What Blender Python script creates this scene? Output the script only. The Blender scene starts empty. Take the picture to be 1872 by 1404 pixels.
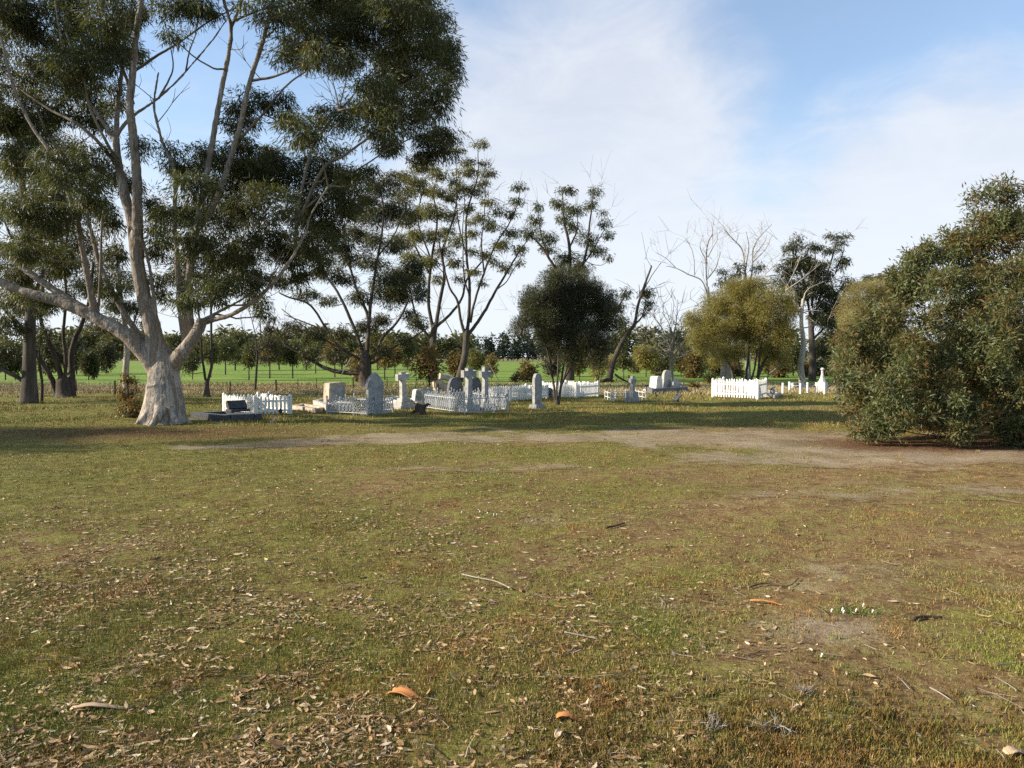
import bpy, math, random
import numpy as np
from mathutils import Vector, Matrix
rng = np.random.default_rng(11)
random.seed(5)
PI = math.pi
# ------------------------------------------------------------ camera
SC = bpy.context.scene
COL = SC.collection
F, CX, CY, HZ, CH = 1352.0, 936.0, 702.0, 652.0, 1.6
PITCH = math.atan((CY - HZ) / F)
cd = bpy.data.cameras.new('camera'); cam = bpy.data.objects.new('camera', cd); COL.objects.link(cam)
cam.location = (0, 0, CH); cam.rotation_euler = (PI/2 - PITCH, 0, 0)
cd.sensor_width = 36; cd.lens = 26; cd.clip_end = 6000; cd.clip_start = 0.05
SC.camera = cam
# ------------------------------------------------------------ light
SUN_EL, SUN_BACK = 24.0, 3.0          # from the left, a little behind the camera
el, bk = math.radians(SUN_EL), math.radians(SUN_BACK)
to_sun = Vector((-math.cos(el)*math.cos(bk), -math.cos(el)*math.sin(bk), math.sin(el)))
sd = bpy.data.lights.new('sun', 'SUN'); sun = bpy.data.objects.new('sun', sd); COL.objects.link(sun)
sd.energy = 5.0; sd.angle = math.radians(0.6); sd.color = (1.0, 0.89, 0.73)
sun.rotation_euler = to_sun.to_track_quat('Z', 'Y').to_euler()
SC.view_settings.view_transform = 'Standard'; SC.view_settings.look = 'None'
SC.view_settings.exposure = 1.0; SC.view_settings.gamma = 1
SC.cycles.max_bounces = 5; SC.cycles.diffuse_bounces = 3; SC.cycles.transmission_bounces = 3
SC.cycles.use_denoising = False

def pxdir(px, py):
    x = (px - CX) / F; y = -(py - CY) / F
    c, s = math.cos(PITCH), math.sin(PITCH)
    return np.array([x, c + y*s, -s + y*c])
def P(px, py, D):
    d = pxdir(px, py); return np.array([0, 0, CH]) + d * (D / d[1])
def G(px, py):
    d = pxdir(px, py); t = CH / -d[2]; return np.array([0, 0, CH]) + d * t
def GD(py): return G(CX, py)[1]

# ------------------------------------------------------------ node helpers
def N(nt, t, **k):
    n = nt.nodes.new(t)
    for a, v in k.items():
        if a.startswith('i_'): n.inputs[a[2:].replace('_', ' ')].default_value = v
        elif a[0] == 'n' and a[1:].isdigit(): n.inputs[int(a[1:])].default_value = v
        else: setattr(n, a, v)
    return n
def L(nt, a, b): nt.links.new(a, b)
def ramp(nt, fac, stops, interp='LINEAR'):
    r = nt.nodes.new('ShaderNodeValToRGB'); r.color_ramp.interpolation = interp
    e = r.color_ramp.elements
    while len(e) < len(stops): e.new(0.5)
    for q, (p, c) in zip(e, stops):
        q.position = p; q.color = (*c, 1) if len(c) == 3 else c
    L(nt, fac, r.inputs[0]); return r.outputs[0]
def noise(nt, vec, scale, detail=4, rough=0.6, dist=0.0):
    n = N(nt, 'ShaderNodeTexNoise'); n.inputs['Scale'].default_value = scale
    n.inputs['Detail'].default_value = detail; n.inputs['Roughness'].default_value = rough
    n.inputs['Distortion'].default_value = dist
    if vec is not None: L(nt, vec, n.inputs['Vector'])
    return n.outputs['Fac']
def mixc(nt, f, a, b, mode='MIX'):
    m = N(nt, 'ShaderNodeMix', data_type='RGBA', blend_type=mode)
    for sock, v in ((m.inputs[0], f), (m.inputs[6], a), (m.inputs[7], b)):
        if isinstance(v, (int, float)): sock.default_value = v
        elif isinstance(v, tuple): sock.default_value = (*v, 1)
        else: L(nt, v, sock)
    return m.outputs[2]
def mth(nt, op, a, b=None, c=None, clamp=False):
    m = N(nt, 'ShaderNodeMath', operation=op, use_clamp=clamp)
    for s, v in zip(m.inputs, (a, b, c)):
        if v is None: continue
        if isinstance(v, (int, float)): s.default_value = v
        else: L(nt, v, s)
    return m.outputs[0]
def mrange(nt, v, a, b, c=0.0, d=1.0, smooth=True):
    m = N(nt, 'ShaderNodeMapRange', interpolation_type='SMOOTHSTEP' if smooth else 'LINEAR')
    L(nt, v, m.inputs[0])
    for i, q in enumerate((a, b, c, d)): m.inputs[i+1].default_value = q
    return m.outputs[0]
def newmat(name, rough=0.8, spec=0.3):
    m = bpy.data.materials.new(name); m.use_nodes = True; nt = m.node_tree
    b = nt.nodes['Principled BSDF']; b.inputs['Roughness'].default_value = rough
    b.inputs['Specular IOR Level'].default_value = spec
    return m, nt, b
def bump(nt, b, h, strength, dist):
    n = N(nt, 'ShaderNodeBump'); n.inputs['Strength'].default_value = strength; n.inputs['Distance'].default_value = dist
    L(nt, h, n.inputs['Height']); L(nt, n.outputs[0], b.inputs['Normal'])
def coords(nt, kind='Object', scale=None):
    t = N(nt, 'ShaderNodeTexCoord').outputs[kind]
    if scale:
        m = N(nt, 'ShaderNodeMapping'); m.inputs['Scale'].default_value = scale; L(nt, t, m.inputs[0]); return m.outputs[0]
    return t
def worldpos(nt, scale=None):
    t = N(nt, 'ShaderNodeNewGeometry').outputs['Position']
    if scale:
        m = N(nt, 'ShaderNodeMapping'); m.inputs['Scale'].default_value = scale; L(nt, t, m.inputs[0]); return m.outputs[0]
    return t

# ------------------------------------------------------------ world: sky with drifting cloud
W = bpy.data.worlds.new('World'); SC.world = W; W.use_nodes = True
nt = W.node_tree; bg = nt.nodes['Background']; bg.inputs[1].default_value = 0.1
sky = N(nt, 'ShaderNodeTexSky', sky_type='NISHITA', sun_disc=False)
sky.sun_elevation = el; sky.sun_rotation = math.atan2(to_sun.x, to_sun.y)
sky.air_density = 1.0; sky.dust_density = 0.6; sky.ozone_density = 1.0
vec = N(nt, 'ShaderNodeTexCoord').outputs['Generated']
sep = N(nt, 'ShaderNodeSeparateXYZ'); L(nt, vec, sep.inputs[0])
zz = mth(nt, 'ADD', mth(nt, 'MAXIMUM', sep.outputs[2], 0.0), 0.22)
dv = N(nt, 'ShaderNodeVectorMath', operation='DIVIDE'); L(nt, vec, dv.inputs[0])
cmb = N(nt, 'ShaderNodeCombineXYZ')
for i in range(3): L(nt, zz, cmb.inputs[i])
L(nt, cmb.outputs[0], dv.inputs[1])
n1 = noise(nt, dv.outputs[0], 1.6, 7, 0.55, 0.25)
n2 = noise(nt, dv.outputs[0], 4.0, 9, 0.62, 0.5)
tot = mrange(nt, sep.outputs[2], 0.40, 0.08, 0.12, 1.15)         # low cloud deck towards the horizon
tot = mth(nt, 'SUBTRACT', tot, mrange(nt, sep.outputs[1], 0.25, -0.35, 0.0, 0.9))  # unseen sky behind the camera cleared of cloud to lower ambient light
def lump(px, py, r, amt):
    global tot
    d = pxdir(px, py); d = d/np.linalg.norm(d)
    v = N(nt, 'ShaderNodeVectorMath', operation='DOT_PRODUCT'); L(nt, vec, v.inputs[0]); v.inputs[1].default_value = tuple(d)
    c0, c1 = math.cos(math.atan(r/F)), math.cos(math.atan(r*0.25/F))
    tot = mth(nt, 'ADD', tot, mrange(nt, v.outputs['Value'], c0, c1, 0.0, amt))
for q in ((900, 200, 260, .45), (1060, 170, 260, .5), (1250, 150, 190, .5), (1180, 330, 260, .35), (1700, 260, 230, .4), (1860, 260, 200, .4), (1700, 130, 110, .12),
          (1440, 300, 110, -.3), (1330, 315, 90, -.25), (1450, 40, 240, -.36), (1780, 40, 220, -.36), (1600, 110, 170, -.15), (940, 10, 110, -.25), (400, 150, 260, -.4)):
    lump(*q)
nm = mth(nt, 'ADD', mth(nt, 'MULTIPLY', mth(nt, 'SUBTRACT', n1, 0.5), 1.7), mth(nt, 'MULTIPLY', mth(nt, 'SUBTRACT', n2, 0.5), 1.1))
m_ = mth(nt, 'ADD', tot, nm)
mask = mrange(nt, m_, -0.2, 1.2, 0.20, 0.96)
cc = ramp(nt, n2, [(0.25, (3.2, 3.5, 4.15)), (0.75, (4.15, 4.4, 4.85))])
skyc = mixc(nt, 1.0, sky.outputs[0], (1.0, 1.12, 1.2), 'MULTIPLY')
cc = mixc(nt, mrange(nt, sep.outputs[2], .42, .02, 0, 1), cc, (4.5, 4.8, 5.2))
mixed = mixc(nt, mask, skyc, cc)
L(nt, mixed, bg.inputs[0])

# ------------------------------------------------------------ mesh helpers
class MB:
    def __init__(s): s.v, s.f, s.sz, s.n, s.rnd = [], [], [], 0, []
    def add(s, v, faces, rnd=None):
        """v (n,3); faces: (m,k) int array or list of such"""
        v = np.asarray(v, float)
        if not isinstance(faces, list): faces = [faces]
        for fa in faces:
            fa = np.asarray(fa)
            if fa.ndim == 1: fa = fa[None]
            s.f.append((fa + s.n).ravel()); s.sz.append(np.full(len(fa), fa.shape[1]))
            s.rnd.append(rnd if (rnd is not None and len(faces) == 1) else np.full(len(fa), random.random()))
        s.v.append(v); s.n += len(v)
    def build(s, name, mat=None, parent=None, smooth=False, origin=None):
        me = bpy.data.meshes.new(name)
        v = np.concatenate(s.v); f = np.concatenate(s.f); sz = np.concatenate(s.sz)
        if origin is not None: v = v - np.asarray(origin)
        me.vertices.add(len(v)); me.vertices.foreach_set('co', v.ravel().astype(np.float32))
        me.loops.add(len(f)); me.loops.foreach_set('vertex_index', f.astype(np.int32))
        me.polygons.add(len(sz)); st = np.concatenate([[0], np.cumsum(sz)[:-1]])
        me.polygons.foreach_set('loop_start', st.astype(np.int32))
        me.update(calc_edges=True)
        a = me.attributes.new('rnd', 'FLOAT', 'FACE'); a.data.foreach_set('value', np.concatenate(s.rnd).astype(np.float32))
        me.polygons.foreach_set('use_smooth', np.full(len(sz), smooth, dtype=bool))
        if mat: me.materials.append(mat)
        o = bpy.data.objects.new(name, me); COL.objects.link(o)
        if parent is not None: o.parent = parent
        return o
    # primitives
    def box(s, c, size, rz=0.0, top=(1, 1), jit=0.0, M=None):
        x, y, z = size[0]/2, size[1]/2, size[2]/2
        v = []
        for sz_, t in ((-z, (1, 1)), (z, top)):
            for sx, sy in ((-1, -1), (1, -1), (1, 1), (-1, 1)): v.append((sx*x*t[0], sy*y*t[1], sz_))
        v = np.array(v)
        if jit: v += rng.normal(0, jit, v.shape)
        if M is not None: v = v @ np.array(M).T
        ca, sa = math.cos(rz), math.sin(rz)
        v = np.stack([v[:, 0]*ca - v[:, 1]*sa, v[:, 0]*sa + v[:, 1]*ca, v[:, 2]], 1) + np.asarray(c)
        s.add(v, np.array([[3, 2, 1, 0], [4, 5, 6, 7], [0, 1, 5, 4], [1, 2, 6, 5], [2, 3, 7, 6], [3, 0, 4, 7]]))
    def prism(s, outline, th, c, rz=0.0, tilt=0.0, lean=0.0, bev=0.0):
        """outline (n,2) in x,z counter-clockwise seen from -y; slab thickness th along y"""
        o = np.asarray(outline, float); n = len(o)
        rings = [(-th/2, 1.0), (th/2, 1.0)]
        cen = o.mean(0)
        if bev:
            rings = [(-th/2, 1-bev), (-th/2+bev*.12, 1.0), (th/2-bev*.12, 1.0), (th/2, 1-bev)]
        v = []
        for y, k in rings:
            q = cen + (o-cen)*k
            v.append(np.stack([q[:, 0], np.full(n, y), q[:, 1]], 1))
        v = np.concatenate(v)
        ct, st = math.cos(tilt), math.sin(tilt)
        v = np.stack([v[:, 0], v[:, 1]*ct - v[:, 2]*st, v[:, 1]*st + v[:, 2]*ct], 1)
        ct, st = math.cos(lean), math.sin(lean)
        v = np.stack([v[:, 0]*ct + v[:, 2]*st, v[:, 1], -v[:, 0]*st + v[:, 2]*ct], 1)
        ca, sa = math.cos(rz), math.sin(rz)
        v = np.stack([v[:, 0]*ca - v[:, 1]*sa, v[:, 0]*sa + v[:, 1]*ca, v[:, 2]], 1) + np.asarray(c)
        i = np.arange(n); j = (i+1) % n; k = len(rings)
        fs = [i[None, :], (i[::-1] + (k-1)*n)[None, :]]
        for q in range(k-1): fs.append(np.stack([i + q*n, i + (q+1)*n, j + (q+1)*n, j + q*n], 1))
        s.add(v, fs)
    def tube(s, pts, rad, seg=8, flute=0.0, cap=True, seed=0):
        pts = np.asarray(pts, float); rad = np.asarray(rad, float); n = len(pts)
        t = np.gradient(pts, axis=0); t /= np.linalg.norm(t, axis=1)[:, None] + 1e-9
        ref = np.array([0.3, 0.9, 0.1]); ref /= np.linalg.norm(ref)
        if abs(t[:, 1]).mean() > .8: ref = np.array([1., 0, 0.2])
        u = np.cross(t, ref); u /= np.linalg.norm(u, axis=1)[:, None] + 1e-9
        w = np.cross(t, u)
        a = np.linspace(0, 2*PI, seg, endpoint=False)
        rr = rad[:, None] * np.ones((1, seg))
        if flute:
            ph = seed*1.7
            rr = rr * (1 + flute*(0.5*np.sin(3*a+ph) + 0.35*np.sin(5*a+1+ph) + 0.3*np.sin(8*a+2*ph))[None, :])
        v = pts[:, None, :] + rr[:, :, None]*(np.cos(a)[None, :, None]*u[:, None, :] + np.sin(a)[None, :, None]*w[:, None, :])
        v = v.reshape(-1, 3)
        i = np.arange(n-1)[:, None]*seg; k = np.arange(seg)[None, :]; k2 = (k+1) % seg
        q = np.stack([i+k, i+k2, i+seg+k2, i+seg+k], -1).reshape(-1, 4)
        fs = [q]
        if cap: fs += [np.arange(seg)[::-1][None, :], (np.arange(seg) + (n-1)*seg)[None, :]]
        s.add(v, fs)

def smooth_path(p, k=6):
    p = np.asarray(p, float)
    if len(p) < 3: 
        t = np.linspace(0, 1, k+1)[:, None]; return p[0]*(1-t) + p[-1]*t
    q = np.vstack([2*p[0]-p[1], p, 2*p[-1]-p[-2]]); out = []
    for i in range(1, len(q)-2):
        a, b, c, d = q[i-1], q[i], q[i+1], q[i+2]
        for t in np.linspace(0, 1, k, endpoint=False):
            out.append(0.5*((2*b) + (-a+c)*t + (2*a-5*b+4*c-d)*t*t + (-a+3*b-3*c+d)*t**3))
    out.append(p[-1]); return np.array(out)

def tag(o, label=None, cat=None, group=None, kind=None):
    if label: o['label'] = label
    if cat: o['category'] = cat
    if group: o['group'] = group
    if kind: o['kind'] = kind
    return o
def empty(name, loc, rz=0.0):
    o = bpy.data.objects.new(name, None); COL.objects.link(o); o.location = tuple(float(q) for q in loc)
    o.rotation_euler = (0, 0, rz); o.empty_display_size = 0.2; return o
def thing(name, label, cat, loc, group=None, rz=0.0):
    return tag(empty(name, loc, rz), label, cat, group)

# ------------------------------------------------------------ leaves
def leaf_faces(mb, c, d, ln, wd, bend=0.0):
    """c,d (n,3); one rhombic blade each (two quads folded if bend)"""
    n = len(c)
    d = d/(np.linalg.norm(d, axis=1)[:, None]+1e-9)
    r = rng.normal(size=(n, 3)); s_ = np.cross(d, r); s_ /= np.linalg.norm(s_, axis=1)[:, None]+1e-9
    ln = np.broadcast_to(ln, (n,))[:, None]; wd = np.broadcast_to(wd, (n,))[:, None]
    m = c + d*ln*0.42
    v = np.stack([c, m + s_*wd/2, c + d*ln, m - s_*wd/2], 1).reshape(-1, 3)
    mb.add(v, np.arange(4*n).reshape(n, 4), rng.random(n))

def sphere_pts(n):
    v = rng.normal(size=(n, 3)); v /= np.linalg.norm(v, axis=1)[:, None]; return v

def leafmat(name, stops, trans=0.35, patch=0.6):
    m, nt, b = newmat(name, 0.55, 0.35)
    a = N(nt, 'ShaderNodeAttribute', attribute_name='rnd').outputs['Fac']
    w = noise(nt, worldpos(nt), patch, 3, 0.6)
    f = mth(nt, 'ADD', mth(nt, 'MULTIPLY', a, 0.55), mth(nt, 'MULTIPLY', mrange(nt, w, 0.3, 0.7), 0.45))
    c = ramp(nt, f, stops); L(nt, c, b.inputs['Base Color'])
    tr = N(nt, 'ShaderNodeBsdfTranslucent'); L(nt, mixc(nt, 1.0, c, (1.5, 1.5, 0.8), 'MULTIPLY'), tr.inputs[0])
    mx = N(nt, 'ShaderNodeMixShader'); mx.inputs[0].default_value = trans
    L(nt, b.outputs[0], mx.inputs[1]); L(nt, tr.outputs[0], mx.inputs[2])
    L(nt, mx.outputs[0], nt.nodes['Material Output'].inputs[0]); return m
LM = {
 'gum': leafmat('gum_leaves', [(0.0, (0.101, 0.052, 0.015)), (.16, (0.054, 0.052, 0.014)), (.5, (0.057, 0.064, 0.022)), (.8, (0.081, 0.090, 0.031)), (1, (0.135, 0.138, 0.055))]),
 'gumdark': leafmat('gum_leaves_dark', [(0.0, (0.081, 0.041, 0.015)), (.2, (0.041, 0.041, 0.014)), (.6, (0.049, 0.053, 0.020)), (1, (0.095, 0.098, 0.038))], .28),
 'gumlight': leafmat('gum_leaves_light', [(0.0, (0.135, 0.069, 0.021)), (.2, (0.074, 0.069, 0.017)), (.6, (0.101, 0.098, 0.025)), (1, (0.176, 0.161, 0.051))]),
 'olive': leafmat('olive_leaves', [(0.0, (.15, .11, .04)), (.3, (.17, .145, .045)), (.7, (.24, .21, .07)), (1, (.34, .30, .12))], .4, 0.8),
 'pale': leafmat('pale_leaves', [(0.0, (.18, .13, .055)), (.4, (.20, .17, .06)), (.8, (.28, .245, .095)), (1, (.36, .32, .15))]),
 'dark': leafmat('dark_leaves', [(0.0, (.06, .045, .024)), (.4, (.05, .052, .024)), (.8, (.07, .075, .034)), (1, (.11, .115, .055))], .2),
 'bush': leafmat('bush_leaves', [(0.0, (.17, .075, .026)), (.2, (.145, .088, .028)), (.4, (.09, .085, .027)), (.64, (.098, .115, .042)), (.85, (.15, .175, .08)), (1, (.24, .265, .15))], .3, 1.5),
 'pine': leafmat('windbreak_leaves', [(0.0, (0.026, 0.040, 0.022)), (.6, (0.038, 0.055, 0.031)), (1, (0.060, 0.083, 0.043))], .1, .1),
 'far': leafmat('far_leaves', [(0.0, (0.078, 0.069, 0.024)), (.5, (0.085, 0.092, 0.028)), (1, (0.143, 0.138, 0.044))], .2, .15),
 'brown': leafmat('brown_leaves', [(0.0, (0.132, 0.069, 0.023)), (.5, (0.143, 0.098, 0.032)), (1, (0.121, 0.127, 0.041))], .3, 1.5),
}
# ------------------------------------------------------------ bark
def barkmat(name, stops, streak=3.0, scale=3.0, bs=0.6):
    m, nt, b = newmat(name, 0.85, 0.15)
    v = coords(nt, 'Object', (streak, streak, 0.22))
    n1 = noise(nt, v, scale, 6, 0.65, 0.4); n2 = noise(nt, coords(nt, 'Object'), 1.3, 4, 0.6)
    n3 = noise(nt, coords(nt, 'Object', (8, 8, 1.2)), 6, 4, 0.7)
    f = mth(nt, 'ADD', mth(nt, 'MULTIPLY', n1, 0.6), mth(nt, 'MULTIPLY', n2, 0.4))
    c = ramp(nt, f, stops)
    c = mixc(nt, mrange(nt, n3, 0.55, 0.75, 0, .22), c, (0.10, 0.075, 0.055))
    if name == 'gum_bark':
        sz_ = N(nt, 'ShaderNodeSeparateXYZ'); L(nt, coords(nt, 'Object'), sz_.inputs[0])
        pk = noise(nt, coords(nt, 'Object', (5, 5, .35)), 1.8, 6, .65, .5)
        lowf = mth(nt, 'MULTIPLY', mrange(nt, sz_.outputs[2], 2.0, .8), mrange(nt, pk, .46, .58))
        c = mixc(nt, mth(nt, 'MULTIPLY', lowf, .7), c, (.50, .44, .365))
    L(nt, c, b.inputs['Base Color']); bump(nt, b, mth(nt, 'ADD', n1, mth(nt, 'MULTIPLY', n3, 0.5)), bs, 0.03); return m
BM = {
 'gum': barkmat('gum_bark', [(.36, (.07, .06, .05)), (.43, (.15, .13, .108)), (.48, (.27, .24, .205)), (.515, (.17, .105, .06)), (.54, (.22, .19, .16)), (.59, (.38, .345, .30)), (.66, (.16, .14, .12))], 5.0, 3.2, .8),
 'limb': barkmat('gum_limb_bark', [(.34, (.09, .07, .052)), (.46, (.15, .12, .095)), (.55, (.22, .18, .14)), (.66, (.13, .10, .075))], 2.0, 2.0, .4),
 'brown': barkmat('brown_bark', [(.35, (.035, .028, .022)), (.5, (.07, .057, .046)), (.65, (.13, .108, .09))]),
 'dark': barkmat('dark_bark', [(.35, (.035, .026, .02)), (.5, (.065, .05, .04)), (.65, (.11, .09, .072))]),
 'white': barkmat('white_bark', [(.35, (.24, .20, .16)), (.5, (.38, .335, .28)), (.65, (.46, .42, .36))], 2., 2., .3),
 'grey': barkmat('dead_wood', [(.35, (.15, .13, .11)), (.5, (.25, .22, .19)), (.65, (.34, .31, .27))], 2., 2., .3),
}

def jitter_path(p, amp):
    p = p.copy(); n = len(p)
    if n > 3:
        w = np.cumsum(rng.normal(0, 1, (n, 3)), 0); w -= np.linspace(0, 1, n)[:, None]*w[-1]
        p += w*amp*np.minimum(np.arange(n), 3)[:, None]/3
    return p

def tree(name, label, D, base, limbs, blobs, leaf='gum', bark='brown', llen=.12, lwid=.024, cover=1.5, spread=None,
         csize=.35, dome=True, group=None, droop=.9, seg=7, twigs=True, remesh=False, cat='tree', limb_bark=None,
         twig_r=.012, shell=False, stems=False, bare=0, trunkname='trunk', sig=.45, stray=.26, extra_twigs=0, baseflare=0.0):
    """limbs: (pts[(px,py[,dz])...], w0px, w1px); blobs: (cx,cy,rx,ry[,dz]) - photo measurements turned to metres at depth D"""
    bp = G(*base) if D is None else None
    if D is None: D = bp[1]
    org = np.array([P(base[0], base[1], D)[0], D, 0.0])
    m_ = D/F
    root = thing(name, label, cat, org, group)
    big = MB(); thin = MB() if remesh else big
    nodes, nrad = [], []
    if spread is None: spread = 1.0
    for li, (pts, w0, w1) in enumerate(limbs):
        q = []
        wob = rng.uniform(-.5, .5)*spread
        for i, t in enumerate(pts):
            dz = t[2] if len(t) > 2 else (wob*min(1, i/4.0) if li else 0)
            q.append(P(t[0], t[1], D + dz))
        q = np.array(q); 
        if li == 0: q[0, 2] = min(q[0, 2], -0.05)
        q = smooth_path(q, 6)
        if li: q = jitter_path(q, 0.004*D/17)
        tt = np.linspace(0, 1, len(q))
        if remesh and li: tt = tt**.62
        r = (w0+(w1-w0)*tt)/2*m_*((.72 if remesh else .85) if li else 1)
        if remesh and w0 > 50 and li: r *= 1 + .38*np.exp(-np.linspace(0, 1, len(q))*9)
        if li == 0 and baseflare:
            k = np.linspace(0, 1, len(q)); r *= 1 + baseflare*np.exp(-k*7)
        if li == 0:
            dd_ = q[-1]-q[-2]; dd_ /= np.linalg.norm(dd_)
            q = np.vstack([q] + [q[-1] + dd_*r[-1]*k for k in (.5, 1.0, 1.4)]); r = np.concatenate([r, r[-1]*np.array([.85, .5, .08])])
        tgt = big if r[0] > 0.05 or not remesh else thin
        tgt.tube(q, r, 22 if (li == 0 and remesh) else (10 if r[0] > .08 else seg), flute=.10 if li == 0 and r[0] > .2 else (.05 if r[0] > .15 else 0), seed=li)
        nodes.append(q); nrad.append(r)
    nodes_a = np.concatenate(nodes); nrad_a = np.concatenate(nrad)
    lv = MB()
    bl = []
    for b in blobs:
        dz = b[4] if len(b) > 4 else rng.uniform(-1, 1)*spread
        c = P(b[0], b[1], D + dz)
        bl.append((c, b[2]*m_, b[3]*m_))
    bl.sort(key=lambda t: np.min(np.linalg.norm(nodes_a - t[0], axis=1)))
    for c, rx, rz_ in bl:
        att = c + np.array([0, 0, -rz_*0.5])
        # nearest node, preferring nodes below and inward
        dd = np.linalg.norm(nodes_a - att, axis=1) + 0.9*np.maximum(0, nodes_a[:, 2] - att[2])
        if stems: dd = np.linalg.norm((nodes_a - att)*np.array([1, 1, .25]), axis=1)
        k = int(np.argmin(dd)); a = nodes_a[k]
        dist = np.linalg.norm(att - a)
        r0 = min(nrad_a[k]*0.75, max(twig_r, dist*0.012 + (rx+rz_)*0.012))
        if twigs and dist > 0.05:
            mid = (a+att)/2 + np.array([0, 0, -0.06*dist]) + rng.normal(0, .07*dist, 3)
            if stems: mid = (a*0.5+att*0.5) + np.array([0, 0, .08*dist])
            pth = jitter_path(smooth_path([a, mid, att], 4), 0.012*dist)
            thin.tube(pth, np.linspace(r0, max(r0*.5, twig_r*.7), len(pth)), 5, cap=False)
            nodes_a = np.vstack([nodes_a, pth[2:]]); nrad_a = np.concatenate([nrad_a, np.full(len(pth)-2, r0*.7)])
        area = PI*rx*rz_
        nl = int(cover*2.3*area/(llen*lwid*0.36))
        ry = (rx+rz_)/2
        nc = max(3, int((rx*rz_*ry)/(csize**3)*1.1)) if not shell else max(4, int(area/(csize**2)*.9))
        nc = min(int(nc*1.6), 90)
        u = sphere_pts(nc); rr = rng.random(nc)**(1/3 if not shell else 1/6)
        cc_ = c + u*rr[:, None]*np.array([rx, ry, rz_])*0.85
        if bare and rng.random() < bare: nl = nl//6
        per = max(6, nl//nc)
        for q in cc_:
            if twigs:
                e = q + np.array([0, 0, -csize*.15]); mid = (att+e)/2 + rng.normal(0, .08*rx, 3)
                thin.tube(smooth_path([att, mid, e], 3), np.linspace(max(r0*.5, twig_r*.6), twig_r*.35, 7), 3, cap=False)
        n = per*nc
        ctr = np.repeat(cc_, per, 0)
        cs = csize*rng.uniform(.6, 1.3, nc).repeat(per)
        off = rng.normal(size=(n, 3))*(sig*cs)[:, None]
        off = np.clip(off, -1.7*sig*csize, 1.7*sig*csize)
        loose = rng.random(n) < stray                       # stray sprays fill the space between the tufts
        v3 = sphere_pts(n)*(rng.random(n)**.45)[:, None]*np.array([rx, ry, rz_])*1.08
        off[loose] = (c + v3 - ctr)[loose]
        if dome:
            off[:, 2] = np.where(loose, off[:, 2], off[:, 2]*0.7 + .2*cs - 0.25*(off[:, 0]**2+off[:, 1]**2)/cs)
        d = rng.normal(size=(n, 3))*.5 + off/cs[:, None]*(.7 if dome else 1.0); d[:, 2] -= droop
        leaf_faces(lv, ctr+off, d, llen*rng.uniform(.6, 1.3, n), lwid*rng.uniform(.7, 1.3, n))
    if extra_twigs:                      # bare twig ends sprouting from limbs
        for _ in range(extra_twigs):
            k = rng.integers(len(nodes_a)//6, len(nodes_a)); a = nodes_a[k]
            d = rng.normal(size=3); d[2] = abs(d[2])*1.3+.2; d /= np.linalg.norm(d)
            ln = rng.uniform(.5, 1.6)*max(D, 24)/40*1.2
            e = a + d*ln; md = (a+e)/2 + rng.normal(0, .1*ln, 3)
            thin.tube(smooth_path([a, md, e], 3), np.linspace(min(nrad_a[k]*.5, twig_r*1.2), twig_r*.4, 7), 3, cap=False)
            for _k in range(2):
                d2 = d + rng.normal(0, .5, 3); e2 = md + d2*ln*.45
                thin.tube(smooth_path([md, (md+e2)/2+rng.normal(0, .04*ln, 3), e2], 2), np.linspace(twig_r*.7, twig_r*.35, 5), 3, cap=False)
    t = big.build(trunkname, BM[bark], root, True, org)
    if remesh:
        md = t.modifiers.new('remesh', 'REMESH'); md.mode = 'VOXEL'; md.voxel_size = 0.025
        sm = t.modifiers.new('smooth', 'SMOOTH'); sm.iterations = 9; sm.factor = .5
        tx = bpy.data.textures.new('bark_relief', 'CLOUDS'); tx.noise_scale = .16; tx.noise_depth = 3
        dp = t.modifiers.new('relief', 'DISPLACE'); dp.texture = tx; dp.strength = 0.03; dp.mid_level = .6; dp.texture_coords = 'LOCAL'
    if thin.v and thin is not big: thin.build('branches', BM[limb_bark or bark], root, True, org)
    if lv.v: lv.build('crown', LM[leaf], root, False, org)
    return root

# ============================================================ GROUND
def hgt(x, y):
    a = 0.018*np.sin(x*.9+1.3)*np.sin(y*.7+.4) + .012*np.sin(x*2.3+y*1.7) + .008*np.sin(x*4.1-y*3.3+2)
    return a*np.clip((26-y)/8, 0, 1)
class VNoise:
    def __init__(s, seed): s.g = np.random.default_rng(seed).random((257, 257))
    def at(s, x, y):
        x = np.asarray(x, float) % 256; y = np.asarray(y, float) % 256
        i = np.floor(x).astype(int); j = np.floor(y).astype(int); u = x-i; v = y-j
        u = u*u*(3-2*u); v = v*v*(3-2*v); g = s.g
        return (g[i, j]*(1-u)+g[i+1, j]*u)*(1-v) + (g[i, j+1]*(1-u)+g[i+1, j+1]*u)*v
VN = [VNoise(k) for k in range(6)]
def fbm(x, y, k=0, o=4):
    r, a, t = 0, 1.0, 0
    for i in range(o):
        r = r + a*VN[(k+i) % 6].at(x*2**i+13.7*i, y*2**i+5.1*i); t += a; a *= .55
    return r/t
def sst(a, b, x):
    t = np.clip((x-a)/(b-a), 0, 1); return t*t*(3-2*t)
def seg_mask(x, y, pts):
    """band along a polyline given as (px,py,halfwidth_m)"""
    best = np.full(np.shape(x), -9.0)
    w = [(G(p[0], p[1])[0], G(p[0], p[1])[1], p[2]) for p in pts]
    for (x0, y0, h0), (x1, y1, h1) in zip(w[:-1], w[1:]):
        dx, dy = x1-x0, y1-y0; t = np.clip(((x-x0)*dx+(y-y0)*dy)/(dx*dx+dy*dy), 0, 1)
        d = np.hypot((x-x0-t*dx)*.55, y-y0-t*dy); best = np.maximum(best, 1 - d/(h0+(h1-h0)*t))
    return best
TRACK = [(380, 818, .5), (560, 812, .9), (760, 800, 1.3), (1000, 798, 1.8), (1300, 800, 2.3), (1560, 818, 2.6), (1800, 835, 2.3), (2300, 860, 2.3)]
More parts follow.
